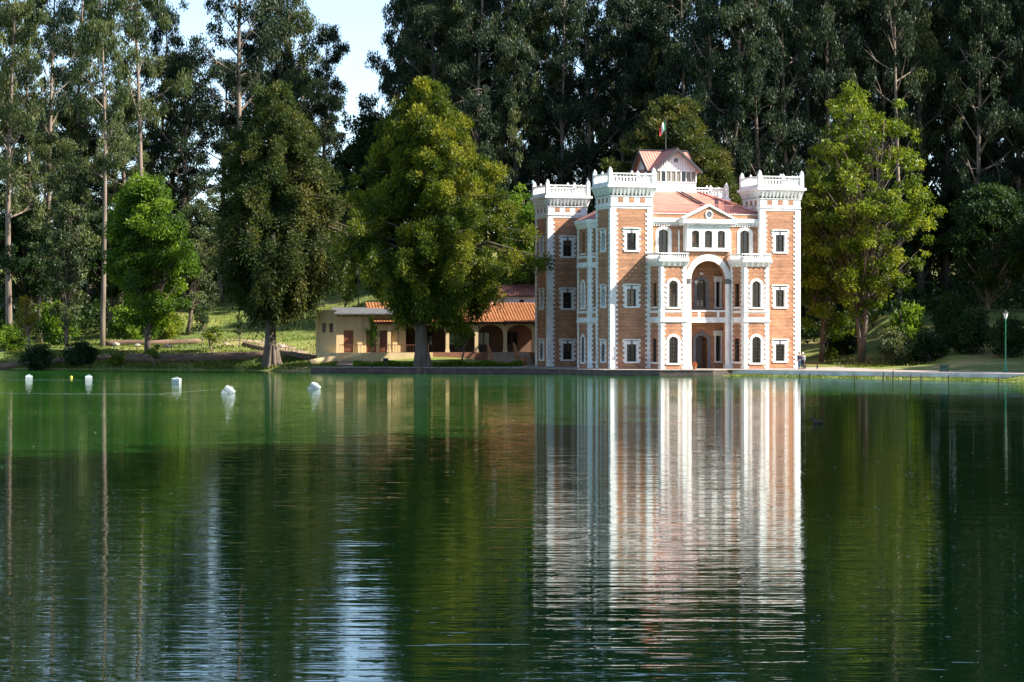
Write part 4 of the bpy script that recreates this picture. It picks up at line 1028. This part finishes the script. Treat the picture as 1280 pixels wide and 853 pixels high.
def euc_mesh(seed, H=46, bole=.34, spread=5.5, nlimb=26, leafmat=None, per=185, fork=False):
    rg = np.random.default_rng(seed); tr = MB()
    def ax(t): return np.array([1.2 * math.sin(seed + t * 2.6), 1.0 * math.cos(seed * 1.7 + t * 2.2), 0]) * t
    pts = [ax(t) + np.array([0, 0, t * H - (.6 if t == 0 else 0)]) for t in np.linspace(0, 1, 15)]
    tr.tube(pts, [.40 * (1 - t) ** .8 + .05 for t in np.linspace(0, 1, 15)], 9)
    C = []; Rd = []
    for i in range(nlimb):
        f = (i + rg.random() * .8) / nlimb; t = bole + (1 - bole) * f ** .9 * .98; az = i * 2.4 + rg.normal() * .5
        p0 = ax(t) + np.array([0, 0, t * H]); g = (t - bole) / (1 - bole)
        Lr = spread * (.55 + .75 * math.sin(min(1, g * 1.15 + .18) * math.pi) ** .8) * rg.uniform(.6, 1.15)
        el = rg.uniform(.35, .95)
        d = np.array([math.cos(az) * math.cos(el), math.sin(az) * math.cos(el), math.sin(el)])
        q = [p0, p0 + d * Lr * .5, p0 + d * Lr * .95 + np.array([0, 0, .12 * Lr])]
        r0 = .05 + .2 * (1 - t); tr.tube(q, [r0, r0 * .65, r0 * .25], 5, cap=False)
        C.append(q[2]); Rd.append(rg.uniform(.8, 1.4))
        for k in range(3):
            e = p0 + d * Lr * rg.uniform(.4, .95) + rg.normal(size=3) * np.array([1.3, 1.3, 1.1])
            tr.tube([q[1], (q[1] + e) / 2 + np.array([0, 0, .3]), e], [r0 * .5, r0 * .3, r0 * .12], 4, cap=False)
            C.append(e); Rd.append(rg.uniform(.5, 1.15))
    C.append(pts[-1]); Rd.append(1.4)
    P, d, idx = clumps(C, Rd, per, (1.05, 1.05, .95), .45)
    n = len(P); axis = unit(np.stack([rg.normal(size=n) * .45, rg.normal(size=n) * .45, -np.abs(rg.normal(size=n) * .5) - .55], 1))
    P[:, 2] -= rg.random(n) ** 2 * .9
    ct = rg.random(len(C)) * .5 + .2
    tint = ct[idx] + rg.normal(size=n) * .16
    return tr.mesh('trunk', BARKPALE, True), leaf_mesh('crown', P, axis, rg.uniform(.34, .66, n), rg.uniform(.10, .19, n), tint, leafmat or L_EUC)

def cypress_mesh(seed, H=31, Rmax=9.0, base=.10, leafmat=None, nb=300, per=165, peak=.30, trunk_r=.68, droop=(.3, 1.6), skew=(0, 0)):
    rg = np.random.default_rng(seed); tr = MB()
    def prof(t):
        a = (t - base) / (1 - base)
        return Rmax * (min(1, (a / peak + .45) / 1.45) if a < peak else ((1 - a) / (1 - peak)) ** .72 * .97 + .03)
    pts = [np.array([.25 * math.sin(t * 5 + seed), .25 * math.cos(t * 4), t * H * .97 - (.5 if t == 0 else 0)]) for t in np.linspace(0, 1, 14)]
    rad = [trunk_r * ((1 - t) ** .9) * (1 + .7 * math.exp(-t * 30)) + .05 for t in np.linspace(0, 1, 14)]
    tr.tube(pts, rad, 14)
    for k in range(9):                     # root flare
        a = k * math.tau / 9 + rg.random() * .4; tr.tube([(math.cos(a) * trunk_r * 1.9, math.sin(a) * trunk_r * 1.9, -.35), (math.cos(a) * trunk_r * 1.2, math.sin(a) * trunk_r * 1.2, .35), (math.cos(a) * trunk_r * .7, math.sin(a) * trunk_r * .7, 2.2)], [.18, .3, .2], 6, cap=False)
    C = []; Rd = []; hang = []
    bul = rg.uniform(0, 6.28, 6)
    for i in range(nb):
        f = (i + rg.random()) / nb; t = base + (1 - base) * f ** 1.35 * .985; az = i * 2.39996 + rg.normal() * .25
        Rr = prof(t) * (1 + .13 * math.sin(az * 3 + t * 9 + bul[0]) + .1 * math.sin(az * 5 - t * 21 + bul[1])) * rg.uniform(.64, 1.08) * (1 + skew[1] * math.cos(az - skew[0]))
        p0 = np.array([0, 0, t * H - Rr * .12]); low = max(0, 1 - (t - base) / droop[0])
        d = np.array([math.cos(az), math.sin(az), 0])
        e = p0 + d * Rr + np.array([0, 0, Rr * (.16 - .30 * low)]); m = p0 + d * Rr * .55 + np.array([0, 0, Rr * .17])
        r0 = .04 + .035 * Rr; tr.tube([p0, m, e], [r0 * .6, r0 * .3, r0 * .08], 5, cap=False)
        for k, g in enumerate((1.0, .88, .76, .62, .46) if Rr > 4 else (1.0, .72)):
            q = p0 * (1 - g) ** 2 + 2 * m * g * (1 - g) + e * g * g + rg.normal(size=3) * .35
            C.append(q); Rd.append(rg.uniform(.42, 1.2) * (1.0 if Rr > 3 else .8)); hang.append(low)
    C.append(pts[-1] + np.array([0, 0, .4])); Rd.append(.7); hang.append(0)
    P, d, idx = clumps(C, Rd, per, (1, 1, 1.0), .5)
    hang = np.array(hang)[idx]; n = len(P)
    up = rg.random(n)
    P[:, 2] -= hang * rg.random(n) ** 1.5 * droop[1]
    axis = unit(d * .8 + rg.normal(size=(n, 3)) * .35 + np.stack([np.zeros(n), np.zeros(n), .55 - 1.7 * hang], 1))
    ct = rg.random(len(C)) ** 1.2 * .62 + .14; tint = ct[idx] + rg.normal(size=n) * .14
    return tr.mesh('trunk', BARK, True), leaf_mesh('crown', P, axis, rg.uniform(.24, .52, n), rg.uniform(.09, .17, n), tint, leafmat or L_CYP)

def broad_mesh(seed, H=22, Rx=5.6, zc=.58, zr=.44, trunk_r=.4, nb=110, per=170, leafmat=None, rad=(.8, 1.5), fork=1, bark=None, shell=.55, leaf=(.3, .55), wid=(.14, .26), low=0.0):
    rg = np.random.default_rng(seed); tr = MB(); C = []; Rd = []
    stems = []
    for k in range(fork):
        a = k * math.tau / fork + .4; lean = (.0 if fork == 1 else Rx * .35)
        pts = [np.array([math.cos(a) * lean * t + .25 * math.sin(t * 6 + seed + k), math.sin(a) * lean * t + .2 * math.cos(t * 5 + k), t * H * .86 - (.4 if t == 0 else 0)]) for t in np.linspace(0, 1, 10)]
        tr.tube(pts, [trunk_r * (1 - t) ** .8 + .03 for t in np.linspace(0, 1, 10)], 9); stems.append(pts)
    lobes = unit(rg.normal(size=(9, 3))); lw = rg.uniform(.0, .28, 9)
    for i in range(nb):
        d = unit(rg.normal(size=(1, 3)))[0]; r = rg.random() ** shell
        bulge = .82 + sum(w * max(0, float(d @ L)) ** 3 for L, w in zip(lobes, lw))
        narrow = 1 - .35 * max(0, d[2]) - low * max(0, -d[2])
        c = np.array([d[0] * Rx * r * bulge * narrow, d[1] * Rx * r * bulge * narrow, zc * H + d[2] * zr * H * r * min(1.12, bulge)])
        st = stems[i % fork]; h = max(.25, min(.95, (c[2] / H) - .12)); k = int(h * 9); s0 = st[k]
        if r > .35:
            r0 = .03 + trunk_r * .16; m = s0 * .5 + c * .5 + np.array([0, 0, -.2]); tr.tube([s0, m, c], [r0, r0 * .6, r0 * .2], 5, cap=False)
        C.append(c); Rd.append(rg.uniform(*rad))
    P, d, idx = clumps(C, Rd, per, (1.1, 1.1, .8), .45); n = len(P)
    axis = unit(d * .7 + rg.normal(size=(n, 3)) * .5 + np.array([0, 0, -.25]))
    ct = rg.random(len(C)) ** 1.2 * .62 + .14; tint = ct[idx] + rg.normal(size=n) * .15
    return tr.mesh('trunk', bark or BARK, True), leaf_mesh('crown', P, axis, rg.uniform(*leaf, n), rg.uniform(*wid, n), tint, leafmat or L_GRN)

def put_tree(name, meshes, x, y, label, group=None, sc=(1, 1, 1), rz=0.0, cat='tree', crown_mat=None, z=None, tilt=0.0, trunk_mat=None):
    o = thing(name, label, cat, (x, y, (gz(x, y) if z is None else z)), rz, group); o.scale = sc
    if tilt: o.rotation_euler = (0, tilt, rz)
    a = ob('trunk', meshes[0], o); b = ob('crown', meshes[1], o)
    for q, mm in ((b, crown_mat), (a, trunk_mat)):
        if mm:
            q.material_slots[0].link = 'OBJECT'; q.material_slots[0].material = mm
    return o

EUC = [euc_mesh(11, spread=4.6), euc_mesh(23, bole=.42, spread=4.8), euc_mesh(37, bole=.25, spread=5.0, nlimb=34), euc_mesh(41, bole=.5, spread=5.2, nlimb=22), euc_mesh(59, bole=.16, spread=5.0, nlimb=38)]
CYP_A = cypress_mesh(3, 32, 10.3, .235, L_CYP, nb=400, per=270, peak=.24, skew=(-.6, .16))
CYP_B = cypress_mesh(8, 31, 8.6, .25, L_CYPB, nb=330, per=250, peak=.26, trunk_r=.62, droop=(.5, 2.6), skew=(-1.9, .12))
BRD = broad_mesh(5, 24.5, 5.7, .56, .44, .38, 230, 190, L_GRN)
AIRY = broad_mesh(17, 32, 7.8, .55, .47, .30, 270, 135, L_YEL, (.45, 1.35), 2, BARK, .42, low=.25)
SLIM = broad_mesh(19, 26, 4.2, .54, .46, .28, 110, 150, L_YEL, (.7, 1.3), 1, BARK, .5)
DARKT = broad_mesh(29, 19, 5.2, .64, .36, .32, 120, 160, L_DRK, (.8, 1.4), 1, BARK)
SMALL = broad_mesh(31, 5.0, 1.3, .66, .34, .09, 34, 260, L_GRN, (.3, .55), 1, BARKPALE, .5, (.16, .3), (.08, .15))
BUSH = broad_mesh(43, 3.2, 1.9, .48, .5, .12, 60, 260, L_DRK, (.4, .75), 3, BARKDARK, .5, (.18, .34), (.09, .16))

# --- named trees by the water
def X(px, Y): return wx(px, Y)
put_tree('cypress_tree', CYP_A, X(529, 264), 264, 'huge yellow-green cypress standing by the retaining wall in front of the restaurant', rz=.6)
put_tree('cypress_tree', CYP_B, X(341, 281), 281, 'tall bronze-green cypress with drooping branches standing alone on the left lawn'.replace(' left', ' sloping'), rz=1.9, sc=(1.04, 1.04, 1.06))
put_tree('cypress_tree', CYP_B, X(845, 300), 300, 'olive conical cypress rising behind the castle lookout', rz=4.0, sc=(1.35, 1.35, 1.05))
put_tree('broadleaf_tree', BRD, X(187, 293), 293, 'bright green rounded tree on the bank beside the bronze cypress', rz=.8)
put_tree('broadleaf_tree', AIRY, X(1077, 272), 272, 'tall airy yellow-green tree with twin trunks beside the castle', rz=2.2)
put_tree('broadleaf_tree', SLIM, X(1027, 276), 276, 'slender yellow-green tree close beside the castle tower', rz=.3, sc=(1, 1, .95))
put_tree('broadleaf_tree', DARKT, X(1236, 278), 278, 'dark green single-stemmed tree behind the quay lamp', rz=.9)
put_tree('broadleaf_tree', SLIM, X(655, 300), 300, 'leafy tree glimpsed between the cypress and the castle tower', rz=2.4, sc=(1, 1, .85), crown_mat=L_GRN)
put_tree('broadleaf_tree', BRD, X(420, 346), 346, 'pale green tree on the slope behind the bronze cypress', rz=2.9, sc=(.8, .8, .8), crown_mat=L_EUCP)
put_tree('broadleaf_tree', SLIM, X(236, 318), 318, 'loose grey-green tree leaning over the grass slope', rz=1.0, sc=(.9, .9, .8), crown_mat=L_EUCP, tilt=R(8))
put_tree('broadleaf_tree', SLIM, X(85, 306), 306, 'sparse olive tree with dark trunk beside the bright green tree', rz=2.0, sc=(.85, .85, 1.0), crown_mat=L_EUCP)
put_tree('broadleaf_tree', DARKT, X(35, 318), 318, 'dense dark green tree behind the golden sapling', rz=.4, sc=(1.1, 1.1, 1.05))
put_tree('broadleaf_tree', DARKT, X(140, 322), 322, 'dense dark green tree on the slope behind the bright green tree', rz=1.4, sc=(1, 1, .95))
put_tree('broadleaf_tree', DARKT, X(468, 345), 345, 'dense dark green tree on the slope above the annexe', rz=3.4, sc=(1.3, 1.3, 1.35))
# young trees
put_tree('sapling', SMALL, X(34, 299), 299, 'small golden-leaved young tree on the grass', sc=(1.1, 1.1, 1.55), crown_mat=L_GOLD)
put_tree('sapling', SMALL, X(578, 272), 272, 'small green tree planted in front of the arcade columns', sc=(1.1, 1.1, 1.12), rz=1)
put_tree('sapling', SMALL, X(466, 274), 274, 'thin young tree in front of the annexe doors', sc=(.6, .6, 1.1), rz=2)
put_tree('sapling', SMALL, X(434, 322), 322, 'small pale green tree on the grass slope near the hill lamp', sc=(1.2, 1.2, 1.1), rz=3, crown_mat=L_YEL)
put_tree('sapling', SMALL, X(264, 292), 292, 'small rounded light green shrub tree on the lawn by the log', sc=(.95, .95, .62), rz=4, crown_mat=L_YEL)
put_tree('sapling', SMALL, X(192, 286.5), 286.5, 'low sapling at the water edge below the big log', sc=(.9, .9, .55), rz=5)
put_tree('sapling', SMALL, X(82, 301), 301, 'bare pale stemmed young tree beneath the sparse olive tree', sc=(.6, .6, 1.15), rz=.5, crown_mat=L_EUCP)
put_tree('sapling', SMALL, X(253, 299), 299, 'thin dark stemmed sapling behind the rounded shrub', sc=(.7, .7, 1.0), rz=.9, crown_mat=L_DRK)
put_tree('sapling', SMALL, X(300, 297), 297, 'thin sapling beside the bronze cypress path', sc=(.55, .55, .8), rz=1.9, crown_mat=L_DRK)
# bushes
for px, Y, s, m, lb in ((47, 292, (1.1, 1.1, 1.05), L_DRK, 'dark rounded bush on the shaded bank by the dark log'), (100, 290.5, (1.2, 1.2, 1.0), L_DRK, 'wide dark bush overhanging the shaded bank'),
                        (145, 288.5, (.5, .5, .5), L_YEL, 'small pale bush at the end of the big log'), (1133, 268, (1.3, 1.3, 2.1), L_GRN, 'tall pointed green bush beside the airy yellow tree'),
                        (1190, 270, (1.2, 1.2, 2.0), L_DRK, 'tall feathery dark bush between the pointed bush and the quay lamp'), (1120, 262, (1.2, 1.2, 1.3), L_EUCP, 'loose olive bush at the foot of the pointed bush'),
                        (1158, 262, (1.3, 1.3, 1.2), L_DRK, 'low dark bush in shade behind the quay'), (1215, 262, (1.5, 1.5, 1.6), L_DRK, 'large arching dark bush behind the litter bin'),
                        (1262, 258, (1.4, 1.4, 1.4), L_DRK, 'dark bush behind the green lamp post'), (1050, 285, (1.3, 1.3, 1.1), L_DRK, 'dark bush behind the slender tree trunk'),
                        (15, 305, (1.2, 1.2, 1.1), L_GRN, 'leafy green bush behind the golden sapling'), (70, 312, (1.6, 1.6, 1.8), L_GRN, 'tall leafy bush between the dark tree and the sparse olive tree'),
                        (160, 310, (1.5, 1.5, 1.6), L_GRN, 'leafy bush in shade under the bright green tree'), (205, 312, (1.4, 1.4, 1.5), L_YEL, 'pale leafy bush on the slope behind the bright green tree')):
    put_tree('bush', BUSH, X(px, Y), Y, lb, sc=s, rz=px * .7, crown_mat=m, cat='bush')
# low hedge in front of the restaurant
def hedge():
    n = 9000; s = RNG.random(n); x = -17.8 + 19 * s; y = 270.6 + .16 * 19 * (s - .5) + RNG.normal(size=n) * .55; z = ground_z(x, y) + RNG.random(n) * (.55 + .15 * np.sin(x * 1.7))
    me = leaf_mesh('low_hedge', np.stack([x, y, z], 1), unit(RNG.normal(size=(n, 3)) + np.array([0, 0, .6])), RNG.uniform(.15, .3, n), RNG.uniform(.08, .15, n), RNG.random(n) * .7 + .2, L_GRN)
    tag(ob('low_hedge', me), 'low green hedge planted along the terrace before the restaurant', 'hedge', None, 'stuff')
hedge()

# --- eucalyptus wood. (px of the trunk, distance, variant, height factor, width factor)
LEFT = [(12, 312, 0, 1.05, 1.0), (62, 330, 3, 1.1, .95), (128, 305, 1, 1.06, .8), (177, 318, 3, 1.12, .95), (305, 336, 3, 1.14, 1.25), (352, 346, 0, 1.1, 1.15), (368, 348, 2, 1.05, .95),
        (-28, 318, 2, 1.0, 1.0), (95, 340, 2, 1.06, .9), (36, 334, 0, 1.05, .95), (215, 354, 2, .9, .95), (402, 356, 2, .8, .8), (30, 352, 4, .66, 1.1), (112, 342, 2, .66, 1.0), (86, 356, 4, .62, 1.1), (160, 356, 4, .62, 1.1), (232, 340, 4, .78, 1.1), (275, 343, 4, .74, 1.05), (200, 350, 2, .74, 1.0), (330, 352, 4, .82, 1.1), 
        (402, 352, 4, .60, .8), (150, 335, 4, .7, 1.0), (-10, 340, 4, .9, 1.0), (372, 358, 4, .7, .9), (50, 318, 4, .60, .9)]
LLAB = 'eucalyptus filling the hillside wood beyond the lawn'
OWN = {12: 'tall eucalyptus with a long pale bole behind the golden sapling', 128: 'slender pale eucalyptus rising just beside the bright green rounded tree', 177: 'tall eucalyptus whose bare pale bole shows above the bright green tree',
       305: 'broad high eucalyptus rising over the top of the bronze cypress', 368: 'eucalyptus bordering the gap of open sky between the two cypresses', 62: 'tall eucalyptus standing behind the sparse olive tree'}
for i, (px, Y, v, h, w) in enumerate(LEFT):
    put_tree('eucalyptus_tree', EUC[v], X(px, Y), Y, OWN.get(px, LLAB), 'eucalyptus on the hillside above the lawn', (w, w, h), i * 1.7, crown_mat=(L_EUCP if i % 3 == 0 or px < 260 and i % 3 != 1 else None))
put_tree('eucalyptus_tree', EUC[1], X(480, 338), 338, 'leaning forked eucalyptus with open crown against the sky gap', None, (.95, .95, 1.08), .4, tilt=R(5))
RLAB = 'tall dark eucalyptus in the dense wood behind the castle'
rr_ = random.Random(77); RT = []
for row, (Y, step, off) in enumerate(((316, 29, 0), (333, 30, 15), (352, 44, 6))):
    px = 505 + off + (30 if row == 0 else 0)
    while px < 1420:
        RT.append((px + rr_.uniform(-9, 9), Y + rr_.uniform(-6, 6), rr_.choice((0, 1, 2, 2, 3, 4) if row < 1 else (0, 2, 4, 4)), rr_.uniform(.98, 1.2), rr_.uniform(.8, 1.1))); px += step * rr_.uniform(.8, 1.2)
for i, (px, Y, v, h, w) in enumerate(RT):
    if px < 860 and Y < 336: Y += 21
    elif 560 < px < 1000 and Y > 343: h *= .6
    put_tree('eucalyptus_tree', EUC[v], X(px, Y), Y, RLAB, 'eucalyptus wood behind the castle', (w, w, h), rr_.uniform(0, 6.28), crown_mat=(L_EUCP if rr_.random() < .1 else None), trunk_mat=(None if rr_.random() < .6 else BARKDARK))
# the wood continues to the right of the frame, along the lake's side bank
SLAB = 'tall eucalyptus on the side bank of the lake'
SIDE = []
for k in range(27):
    Y = -8 + k * 6.4; Xs = np.interp(Y, [0, 68, 90, 130, 160, 180], [39, 41, 53, 58, 61, 60]); hf = np.interp(Y, [0, 70, 90, 130, 160, 180], [1.1, 1.1, .97, .82, .66, .45])
    SIDE.append((Xs + rr_.uniform(0, 4), Y, rr_.choice((2, 4)), hf * rr_.uniform(.95, 1.05), rr_.uniform(1.25, 1.5)))
    SIDE.append((Xs + rr_.uniform(6, 10), Y + 3, rr_.choice((2, 4)), hf * rr_.uniform(1.0, 1.12), 1.35)); SIDE.append((Xs + rr_.uniform(12, 18), Y + 1, 4, hf * rr_.uniform(1.02, 1.2), 1.35))
for k in range(40): SIDE.append((rr_.uniform(64, 150), rr_.uniform(286, 345), rr_.choice((0, 2, 4)), rr_.uniform(.95, 1.15), 1.1))
for i, (x, Y, v, h, w) in enumerate(SIDE):
    put_tree('eucalyptus_tree', EUC[v], x, Y, SLAB, 'eucalyptus along the side bank', (w, w, h), rr_.uniform(0, 6.28))
for k in range(13):  # off-frame row of trees added to shade the quay lawn
    put_tree('broadleaf_tree', DARKT, 62 + rr_.uniform(0, 8), 226 + k * 4.8, 'dark leafy tree added beyond the end of the quay lawn for shade', 'leafy trees added to shade the quay lawn', (1.1, 1.1, rr_.uniform(.9, 1.15)), rr_.uniform(0, 6.28))
for k in range(22):
    px = 690 + k * 27 + rr_.uniform(-8, 8)
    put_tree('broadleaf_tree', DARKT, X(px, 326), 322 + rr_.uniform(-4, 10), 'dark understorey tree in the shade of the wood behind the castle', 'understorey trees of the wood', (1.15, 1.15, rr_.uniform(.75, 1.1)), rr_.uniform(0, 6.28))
# undergrowth under the wood: one dense mass of shrubs
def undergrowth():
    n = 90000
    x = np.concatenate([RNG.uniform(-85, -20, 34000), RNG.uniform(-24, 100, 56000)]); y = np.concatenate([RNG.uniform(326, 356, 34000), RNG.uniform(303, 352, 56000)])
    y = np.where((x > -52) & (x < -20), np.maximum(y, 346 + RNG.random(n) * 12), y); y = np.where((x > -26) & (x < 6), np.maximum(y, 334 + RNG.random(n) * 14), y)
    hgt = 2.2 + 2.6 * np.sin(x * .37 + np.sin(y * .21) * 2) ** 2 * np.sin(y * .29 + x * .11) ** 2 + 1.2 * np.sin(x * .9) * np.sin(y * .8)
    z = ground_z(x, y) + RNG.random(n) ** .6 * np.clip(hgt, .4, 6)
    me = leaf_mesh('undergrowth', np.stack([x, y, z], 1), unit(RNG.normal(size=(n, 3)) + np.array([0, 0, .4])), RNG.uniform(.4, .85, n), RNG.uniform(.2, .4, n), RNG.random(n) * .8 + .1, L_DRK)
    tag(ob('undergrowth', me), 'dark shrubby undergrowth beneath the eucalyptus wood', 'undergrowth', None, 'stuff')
undergrowth()
# grass on the banks
def grass():
    n = 60000
    x = RNG.uniform(-64, 58, n * 2); d = np.concatenate([RNG.random(n) ** 1.5 * 9, RNG.uniform(3, 60, n)]) ; y = np.interp(x, SX, SY) + d
    keep = (((x < -20) | ((x > 22) & (y < np.interp(x, [21, 24, 30, 38, 45, 50], [246.3, 245.2, 240, 230.5, 221, 211]) - .3) & (d > .15)) | ((x > 36) & (y > 256))) & (d > .25) & (np.sin(x * .8 + np.sin(y * .5) * 2) + RNG.normal(size=2 * n) * .6 > -.5))
    x, y = x[keep], y[keep]; n = len(x); L = RNG.uniform(.14, .42, n); z = ground_z(x, y) + L * .35
    L = np.where(x > 20, np.where(y < 250, L * .4, L), L); z = ground_z(x, y) + L * .35
    axis = unit(np.stack([RNG.normal(size=n) * .35, RNG.normal(size=n) * .35, np.ones(n)], 1))
    me = leaf_mesh('grass', np.stack([x, y, z], 1), axis, L, RNG.uniform(.06, .16, n), RNG.random(n), L_GRASS)
    tag(ob('grass', me), 'tufts of short grass on the lake banks', 'grass', None, 'stuff')
grass()

def flecks():
    n = 2600; Y = 24 + 200 * RNG.random(n) ** 1.8; x = (RNG.random(n) - .5) * .44 * Y; keep = (np.sin(x * .21 + 1.7 * np.sin(Y * .07)) + RNG.normal(size=n) * .7 > .1) & (Y < 225); x, Y = x[keep], Y[keep]; n = len(x)
    ax = unit(np.stack([RNG.normal(size=n), RNG.normal(size=n), np.zeros(n)], 1)); b = np.stack([-ax[:, 1], ax[:, 0], np.zeros(n)], 1)
    P = np.stack([x, Y, np.full(n, .012)], 1); L = RNG.uniform(.02, .07, n)[:, None]; V = np.stack([P - ax * L, P - b * L * .4, P + ax * L, P + b * L * .4 + np.array([0, 0, .01])], 1).reshape(-1, 3)
    me = bpy.data.meshes.new('floating_leaves'); me.from_pydata(V.tolist(), [], np.arange(4 * n).reshape(-1, 4).tolist()); me.materials.append(simple('floating_leaf', (0.22, 0.22, 0.14), 0.7, 0.4))
    tag(ob('floating_leaves', me), 'scattered leaf flecks floating on the lake', 'leaves', None, 'stuff')
flecks()

# ------------------------------------------------------------------ people
def person(px, Y, rz, lb, top, legs, cap, h=1.68, lean=0.0, arm=0):
    o = thing('person', lb, 'person', (wx(px, Y), Y, TERR), rz); k = h / 1.7
    def skin(nm, chain, mat, parent):
        """chain: {id: (pos, radius, parent id)}"""
        ids = list(chain); me = bpy.data.meshes.new(nm)
        me.from_pydata([tuple(Vector(chain[i][0]) * k) for i in ids], [(ids.index(chain[i][2]), ids.index(i)) for i in ids if chain[i][2] is not None], [])
        q = ob(nm, me, parent); md = q.modifiers.new('skin', 'SKIN'); md.use_smooth_shade = True
        for i, s in enumerate(me.skin_vertices[0].data):
            r = chain[ids[i]][1] * k; s.radius = (r, r) if not isinstance(chain[ids[i]][1], tuple) else r; s.use_root = (chain[ids[i]][2] is None)
        sb = q.modifiers.new('subd', 'SUBSURF'); sb.levels = sb.render_levels = 1
        me.materials.append(mat); return q
    ch = {'pel': ((0, 0, .92), .13, None), 'wst': ((0, 0, 1.08), .125, 'pel'), 'chs': ((0, -.01, 1.28), .15, 'wst'), 'shd': ((0, 0, 1.40), .10, 'chs'), 'nck': ((0, -.01, 1.47), .052, 'shd'), 'jaw': ((0, -.03, 1.55), .075, 'nck'), 'hd': ((0, -.02, 1.62), .092, 'jaw'), 'top': ((0, -.01, 1.68), .06, 'hd')}
    for s, c in ((-1, 'l'), (1, 'r')):
        ch.update({'hip' + c: ((s * .09, 0, .88), .095, 'pel'), 'kn' + c: ((s * .1, -.02, .48), .062, 'hip' + c), 'an' + c: ((s * .1, .01, .09), .042, 'kn' + c), 'to' + c: ((s * .11, -.14, .035), .035, 'an' + c)})
        el = (s * .25, -.02, 1.1) if arm != s else (s * .22, -.1, 1.12); wr = (s * .24, -.1, .88) if arm != s else (s * .06, -.28, 1.22)
        ch.update({'sh' + c: ((s * .19, 0, 1.38), .062, 'shd'), 'el' + c: (el, .044, 'sh' + c), 'wr' + c: (wr, .03, 'el' + c)})
        wv = Vector(wr); hd = (wv - Vector(el)).normalized(); pm = wv + hd * .06; ch['pm' + c] = (tuple(pm), .03, 'wr' + c)
        sd = Vector((0, 1, 0)) - hd * hd.y; sd.normalize()
        for f in range(4):
            b = pm + hd * .045 + sd * (.03 - .02 * f); ch[f'f{f}' + c] = (tuple(b), .009, 'pm' + c); ch[f'g{f}' + c] = (tuple(b + hd * (.035 + .008 * (f in (1, 2))) + Vector((-s * .012, 0, 0))), .008, f'f{f}' + c)
        ch['t' + c] = (tuple(wv + hd * .04 - sd * .045), .01, 'wr' + c); ch['u' + c] = (tuple(wv + hd * .075 - sd * .055), .009, 't' + c)
    body = skin('body', ch, SKIN, o)
    gr = lambda ks, d: {i: (ch[i][0], ch[i][1] + d, ch[i][2] if ch[i][2] in ks else None) for i in ks}
    tk = ['pel', 'wst', 'chs', 'shd', 'shl', 'ell', 'shr', 'elr', 'wrl', 'wrr']; skin('jacket', gr(tk, .022), top, o)
    skin('trousers', gr(['pel', 'hipl', 'knl', 'anl', 'hipr', 'knr', 'anr'], .018), legs, o)
    for s in (-1, 1):
        b = MB(); b.tube([(s * .105 * k, .06, .04), (s * .11 * k, -.05, .045), (s * .115 * k, -.17, .03)], [.05, .055, .035], 8); build(b, 'shoe', HAIR, o, True)
    b = MB(); b.lathe([(.10, 1.58), (.112, 1.63), (.10, 1.70), (.06, 1.745), (.01, 1.755)], 12, (0, .012, 0)); b.v = [tuple(Vector(v) * k) for v in b.v]; build(b, 'hair', HAIR, o, True)
    if cap:
        b = MB(); b.lathe([(.118, 1.66), (.115, 1.72), (.07, 1.775), (.01, 1.785)], 12, (0, .005, 0)); b.box(-.08, .08, -.24, -.1, 1.66, 1.675); b.v = [tuple(Vector(v) * k) for v in b.v]; build(b, 'cap', FLAGWHITE, o)
    f = MB(); f.lathe([(.018, -.03), (.022, -.01), (.008, .03)], 6, (0, -.118 * k, 1.6 * k))
    for s in (-1, 1): f.box(s * .035 - .012, s * .035 + .012, -.112 * k, -.098 * k, 1.625 * k, 1.637 * k); f.box(s * .095 - .012, s * .095 + .012, -.03, .02, 1.58 * k, 1.64 * k)
    f.box(-.025, .025, -.108 * k, -.095 * k, 1.55 * k, 1.558 * k); build(f, 'face', SKIN, o)
    return o
person(999.0, 248.6, R(40), 'person in dark navy jacket and blue jeans standing by the castle corner', NAVY, JEANS, False, 1.74, arm=1)
person(1003.6, 249.0, R(-35), 'person in pale grey top and white cap beside the one in navy', GREYCLOTH, NAVY, True, 1.66, arm=-1)
